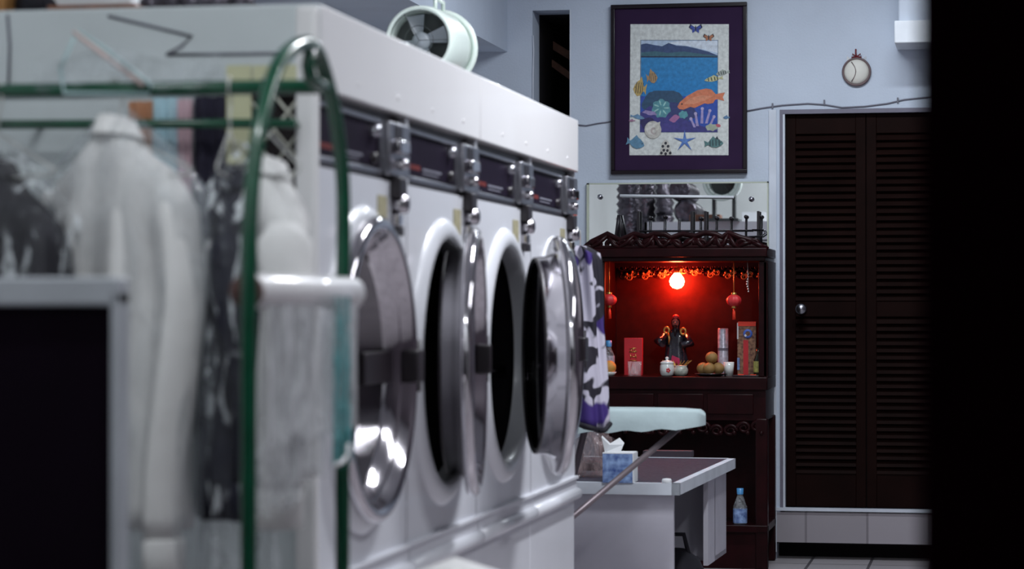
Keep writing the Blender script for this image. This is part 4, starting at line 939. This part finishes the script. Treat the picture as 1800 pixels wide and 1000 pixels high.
# rack of pegs on the altar top, before the mirror
pg = empty('peg_rack', (at(1230, 400, Y=SYF+.30).x, SYF+.30, zt1), 'black wire rack with ball-tipped pegs on the altar top before the mirror', 'rack')
YP = SYB-.025
base = MB().m(mBlack)
zr_ = at(1200, 405, Y=YP).z
base.tube([at(1116, 406, Y=YP), at(1322, 405, Y=YP)], .0042, 6)
base.tube([at(1316, 416, Y=YP-.02), at(1338, 415, Y=YP-.02), at(1345, 410, Y=YP-.02), at(1342, 404, Y=YP-.02), at(1322, 404, Y=YP-.01)], .004, 6)
for px in (1122, 1216, 1240, 1333):
    a = at(px, 371, Y=YP); base.box((a.x-.007, YP-.007, zt1-.001), (a.x+.007, YP+.007, a.z), .002)
base.build('frame', None, pg)
for px, py in ((1142, 383), (1168, 381), (1193, 384), (1231, 384), (1259, 383), (1285, 384), (1311, 381), (1338, 381)):
    a = at(px, py, Y=YP+.012); p_ = MB().m(mBlack).tube([V(a.x-.004, a.y, zt1), a], .0034, 6)
    if px != 1193: p_.ball(a, .0105, 8)
    p_.build('peg', None, pg)
tk = MB().m(mBlack); a = at(1089, 372, Y=YP)
for q in (1083, 1095): tk.tube([at(q, 415, Y=YP)+V(0, 0, -.02), at(1088, 378, Y=YP)], [.012, .009], 8)
tk.box(at(1080, 425, Y=YP-.02), at(1098, 432, Y=YP+.02)); 
tag(tk.build('dark_candlestick', None), 'short dark forked stand on the altar top left of the peg rack', 'stand')
# bottle under the altar
ub = V(at(1301, 900, Y=SYF+.06).x, SYF+.06, .215); bz0 = at(1301, 905, Y=ub.y).z
ubo = empty('plastic_bottle', (ub.x, ub.y, .215), 'clear plastic bottle with blue cap standing on the low altar shelf right of the desk', 'bottle')
hh = at(1301, 858, Y=ub.y).z-.215
MB().m(mGlass).lathe([(.001, 0), (.030, 0), (.034, .02), (.034, hh-.09), (.014, hh-.035), (.012, hh-.02), (.001, hh-.02)], (ub.x, ub.y, .215), 'z', 22).build('bottle_body', None, ubo)
MB().m(mBluePrint).lathe([(.035, hh-.17), (.035, hh-.10)], (ub.x, ub.y, .215), 'z', 22).build('bottle_label', None, ubo)
MB().m(mBlueCap).lathe([(.016, hh-.03), (.017, hh), (.001, hh)], (ub.x, ub.y, .215), 'z', 16).build('cap', None, ubo)
# ================================================================== DESK
DZ = .615
k0, k1, k3 = at(1194, 866, Z=DZ-.035), at(1293, 819, Z=DZ-.035), None
kl = at(1000, 858, Z=DZ-.035)
ux = (kl-k0); ux.z = 0; ux.normalize(); uy = (k1-k0); dl = uy.length; uy.z = 0; uy.normalize(); ux = V(uy.y, -uy.x, 0) if False else V(-uy.y, uy.x, 0)
if ux.x > 0: ux = -ux
W_ = .80
def dk(u, v, z): return k0+ux*u+uy*v+V(0, 0, z-k0.z)
de = empty('desk', dk(.4, .4, 0), 'pale laminate desk with dark top, below the ironing board', 'desk')
def bx(mb, u0, v0, z0, u1, v1, z1): mb.prism([dk(u0, v0, z0), dk(u1, v0, z0), dk(u1, v1, z0), dk(u0, v1, z0)], (0, 0, z1-z0)); return mb
mb = MB().m(mDeskRim); bx(mb, 0, 0, DZ-.045, .03, dl, DZ); bx(mb, 0, 0, DZ-.045, W_, .03, DZ); bx(mb, 0, dl-.03, DZ-.045, W_, dl, DZ); bx(mb, W_-.03, 0, DZ-.045, W_, dl, DZ); mb.build('top_rim', None, de)
mb = MB().m(mDeskTop); bx(mb, .025, .025, DZ-.04, W_-.025, dl-.025, DZ-.002); mb.build('top', None, de)
mb = MB().m(mDesk); bx(mb, .03, .05, 0, W_-.02, .075, DZ-.045); mb.build('end_panel', None, de)
mb = MB().m(mDesk); bx(mb, .035, dl-.62, .20, .055, dl-.05, DZ-.045); bx(mb, .035, dl-.42, .20, W_-.02, dl-.40, DZ-.045); bx(mb, .035, dl-.07, 0.20, W_-.02, dl-.05, DZ-.045); bx(mb, .035, dl-.42, .20, W_-.02, dl-.05, .22); bx(mb, W_-.09, dl-.42, 0, W_-.04, dl-.37, .2); bx(mb, W_-.09, dl-.10, 0, W_-.04, dl-.05, .2); bx(mb, .30, dl-.10, 0, .35, dl-.05, .2); mb.build('drawer_pedestal', None, de)
mb = MB().m(mDesk); bx(mb, W_-.05, .07, .25, W_-.03, dl-.05, DZ-.045); mb.build('modesty_panel', None, de)
bg = V(*dk(.16, dl*.55, 0)); mb = MB().m(mBlackC)
mb.loft([[bg+V(.14*f_*math.cos(a)*(1+.08*math.sin(3*a)), .16*f_*math.sin(a), z_) for a in [2*math.pi*j/24 for j in range(24)]] for z_, f_ in ((0, .9), (.05, 1), (.16, .95), (.24, .7), (.28, .3))])
mb.tube([bg+V(-.06, 0, .26), bg+V(-.04, 0, .34), bg+V(.04, 0, .34), bg+V(.06, 0, .26)], .01, 8)
tag(mb.build('black_bag', None), 'black bag on the floor under the desk', 'bag')
# tissue box
ti0 = at(1060, 850, Z=DZ); 
tpos = at(1059, 848, Z=DZ); hz_ = .155*.62; 
ts = empty('tissue_box', tpos, 'blue and white patterned tissue box at the front edge of the desk', 'tissue box')
tw = (at(1112, 848, Y=tpos.y).x-tpos.x); zt_ = at(1080, 797, Y=tpos.y).z
MB().m(mBluePrint).box((tpos.x, tpos.y, DZ-.001), (tpos.x+tw, tpos.y+.12, zt_), .002).build('carton', None, ts)
mb = MB().m(mPaper).box((tpos.x+tw-.002, tpos.y+.001, DZ), (tpos.x+tw+.003, tpos.y+.119, zt_+.001)); mb.box((tpos.x, tpos.y, zt_-.001), (tpos.x+tw, tpos.y+.12, zt_+.003)); mb.build('carton_edge', None, ts)
mb = MB().m(mPaper); tc_ = V(tpos.x+.02, tpos.y+.06, zt_)
mb.prism([tc_+V(-.02, 0, 0), tc_+V(.04, .0, 0), tc_+V(.05, .02, .03), tc_+V(.03, .03, .05), tc_+V(.0, -.01, .03), tc_+V(-.03, -.02, .06)], (0, .02, .005)); mb.build('tissue', None, ts)
# clutter on the desk behind the dryers
pbx = at(1035, 826, Z=DZ+.0); mb = MB().m(mBlack).box(pbx+V(-.12, 0, 0), pbx+V(.04, .18, .03), .004); tag(mb.build('black_case', None), 'low black case on the desk left of the tissue box', 'case')
vp = at(1046, 800, Y=tpos.y+.35); vb = MB().m(film('crinkled_clear_bag', (.40, .30, .30), .45)); vx = V(vp.x, tpos.y+.35, DZ)
vb.loft([[vx+V(f_*.085*math.cos(a)*(1+.2*math.sin(5*a+z_*50)+.1*math.sin(11*a)), f_*.06*math.sin(a)*(1+.15*math.sin(4*a-z_*60)), z_*(1+.15*math.sin(3*a))) for a in [2*math.pi*j/40 for j in range(40)]] for z_, f_ in ((0, .9), (.02, 1.05), (.04, .92), (.07, 1.0), (.10, .8), (.13, .85), (.15, .5), (.17, .55))])
tag(vb.build('clear_plastic_bag', None), 'crinkled clear plastic bag on the desk under the ironing board', 'plastic bag')
bx0 = at(1130, 803, Z=DZ); bx1 = at(1218, 803, Z=DZ)
mb = MB().m(mat('plum_card', (.045, .030, .042), .7)).box((bx0.x, bx0.y-.0, DZ-.002), (bx1.x, bx0.y+.08, DZ+.028), .003); tag(mb.build('low_box', None), 'low plum-brown box at the back edge of the desk', 'box')
cs = at(1172, 846, Z=DZ+.006); tag(MB().m(mPaper).lathe([(.001, .012), (.016, .010), (.019, .004), (.019, -.008), (.001, -.008)], cs, 'z', 20).build('white_glint', None), 'small round white disc standing in for a glint on the front corner of the desk', 'lid')  # white disc added where light glints on the desk top
# ================================================================== IRONING BOARD
IY = 9.02
ib = empty('ironing_board', (at(1100, 740, Y=IY).x, IY, 0), 'mint-covered ironing board pointing right in front of the altar', 'ironing board')
tipx = at(1243, 730, Y=IY+.05).x; lx = at(950, 730, Y=IY).x
def ibp(px, y): return at(px, 730, Y=y).x
top = []; nseg = 26; ZI = at(1200, 719, Y=IY).z
Lb = tipx-lx
def outline(f):     # half width along the length, f=0 butt .. 1 tip
    return .17 if f < .5 else .17*(1-((f-.5)/.5)**2*.55) if f < .97 else .08*math.sqrt(max(0, (1-f)/.03))+.006
rings = []
for k in range(nseg+1):
    f = k/nseg if k < nseg-3 else [0.955, .975, .99, 1.0][k-(nseg-3)]
    x = lx+Lb*f; hw = outline(f); yc_ = IY+.0*f; r = []
    zt = ZI
    skirt = .088-.024*f+.004*math.sin(f*31)
    for (u, dz) in ((-1, -skirt), (-1.02, -.045), (-1.0, -.008), (-.96, 0), (0, .003), (.96, 0), (1.0, -.008), (1.02, -.045), (1, -skirt)):
            tq = max(0, (f-.93)/.07)**2; r.append(V(x, yc_+u*hw, zt+dz*(1-.45*tq)-.022*tq))
    rings.append(r)
mb = MB().m(mIron).loft(rings, False)
mb.face([mb.bm.verts.new(p) for p in rings[-1]], False); mb.face([mb.bm.verts.new(p) for p in rings[0]], False)
o_ = mb.build('board_cover', None, ib, fix=True)
MB().m(mSteel).box((lx+.02, IY-.09, ZI-.06), (tipx-.12, IY+.09, ZI-.045)).build('board_deck', None, ib)
l0 = at(1204, 758, Y=IY-.04); l1 = at(1013, 912, Y=IY-.22)
tt_ = (l0.z-.01)/(l0.z-l1.z); lf = l0+(l1-l0)*((l0.z-.02)/(l0.z-l1.z))
MB().m(mLeg).tube([l0+V(0, 0, .03), lf], .0115, 10).tube([lf+V(0, -.14, 0), lf+V(0, .14, 0)], .0115, 10).build('leg', None, ib)
g0 = at(1028, 764, Y=IY+.05); gf = V(g0.x+.55, 9.94, .02)
g1 = at(1018, 788, Y=9.94); dgg = (g1-g0).normalized(); 
MB().m(mLeg).tube([g0+V(0, 0, .02), V(g0.x-.20, IY+.07, .02)], .0125, 10).tube([V(g0.x-.20, IY-.06, .02), V(g0.x-.20, IY+.2, .02)], .0115, 10).build('leg', None, ib)
# blotched garment over the board end
DY = 8.55
gc = at(1034, 600, Y=DY); gz1, gz0 = at(1040, 432, Y=DY).z, at(1045, 748, Y=DY).z
pgm = empty('printed_dress', (gc.x, DY, gz0), 'white dress with black and purple blotches hanging at the far end of the dryers', 'dress')
rings = []
for k in range(25):
    f = k/24; z = gz1+(gz0-gz1)*f
    hw = ((.02+.075*min(1, (f/.05)**.5)) if f < .05 else .095+.018*f)*.66; 
    xc = gc.x-.028+.024*f
    r = []
    for j in range(48):
        a = 2*math.pi*j/48; w_ = .006*math.sin(5*a+f*3)+.005*math.sin(9*a-f*5)
        r.append(V(xc+(hw+w_)*math.copysign(abs(math.cos(a))**.7, math.cos(a)), DY+(.035+.02*f+w_*2)*math.sin(a), z+(.012*math.sin(3*a+1) if f > .96 else 0)))
    rings.append(r)
MB().m(mPrint).loft(rings).build('body', None, pgm)
hem = MB().m(mBlackC); hem.tube([p_+V(0, 0, -.004) for p_ in rings[-1]], .009, 8, True); hem.build('hem', None, pgm)['label'] = 'black hem'
hkp = V(gc.x-.028, DY, gz1)
hook = MB().m(mWire).tube([hkp+V(0, 0, -.01), hkp+V(0, 0, .05), hkp+V(-.02, 0, .075), hkp+V(-.045, 0, .06)], .003, 6)
hook.tube([hkp+V(-.045, 0, .06), V(hkp.x-.06, DY, gz1+.09), V(hkp.x-.06, YB[4]-.02, gz1+.09)], .006, 8)
tag(hook.build('garment_hook', None), 'wire hook arm at the dryer end holding the blotched dress', 'hook')
# pipe at the far corner of the bank
pc_ = at(1018, 700, Y=YB[4]+.1); mb = MB().m(mDryer).tube([V(pc_.x-.012, YB[4]+.05, at(1018, 745, Y=YB[4]).z), V(pc_.x-.012, YB[4]+.05, at(1018, 480, Y=YB[4]).z)], .012, 12)
mb.tube([V(pc_.x-.012, YB[4]+.05, at(1018, 500, Y=YB[4]).z), V(X0-.1, YB[4]-.004, at(1018, 500, Y=YB[4]).z)], .006, 8); mb.tube([V(pc_.x-.012, YB[4]+.05, at(1018, 725, Y=YB[4]).z), V(X0-.1, YB[4]-.004, at(1018, 725, Y=YB[4]).z)], .006, 8)
tag(mb.build('grab_bar', None), 'white vertical bar at the far corner of the last dryer', 'bar')
# ================================================================== LIGHTS
def fixture(x, y, power, rot=0, L=1.2, lab='', z=None, col=(.80, .90, 1.0)):
    zz = ZC if z is None else z
    f = empty('fluorescent_light', (x, y, zz), lab, 'ceiling light', 'ceiling fluorescents')
    dx, dy = (L/2, .09) if rot == 0 else (.09, L/2)
    MB().m(mAC).box((x-dx, y-dy, zz-.05), (x+dx, y+dy, zz), .004).build('housing', None, f)
    d = bpy.data.lights.new('tube_light', 'AREA'); d.shape = 'RECTANGLE'; d.size = 2*dx*.96; d.size_y = 2*dy*.7; d.energy = power; d.color = col
    o = bpy.data.objects.new('tube_light', d); C.objects.link(o); o.location = (x, y, zz-.055)
fixture(-.75, 11.1, 54, 0, 1.3, 'ceiling fluorescent over the aisle in front of the altar', col=(.86, .93, 1.0))
fixture(-.25, 7.2, 100, 90, 1.6, 'ceiling fluorescent over the middle of the aisle', col=(.92, .95, 1.0))
fixture(1.0, 5.6, 46, 90, 2.4, 'long ceiling fluorescent opposite the dryers', col=(.92, .95, 1.0))
fixture(-.9, 2.95, 31, 0, 1.2, 'added unseen ceiling fluorescent just inside the front wall, lighting the end panel', col=(.92, .97, 1.0))  # added lamp, out of view, brightens the camera-facing end panel
wd_ = bpy.data.worlds.new('world'); bpy.context.scene.world = wd_; wd_.use_nodes = True
wd_.node_tree.nodes['Background'].inputs['Color'].default_value = (.10, .13, .22, 1); wd_.node_tree.nodes['Background'].inputs['Strength'].default_value = .05
sc = bpy.context.scene
sc.view_settings.view_transform = 'Standard'; sc.view_settings.look = 'None'; sc.view_settings.exposure = -0.1; sc.view_settings.gamma = 1
sc.view_settings.use_curve_mapping = False
sc.cycles.use_denoising = True
sc.cycles.max_bounces = 8; sc.cycles.transparent_max_bounces = 16; sc.cycles.caustics_reflective = False; sc.cycles.caustics_refractive = False
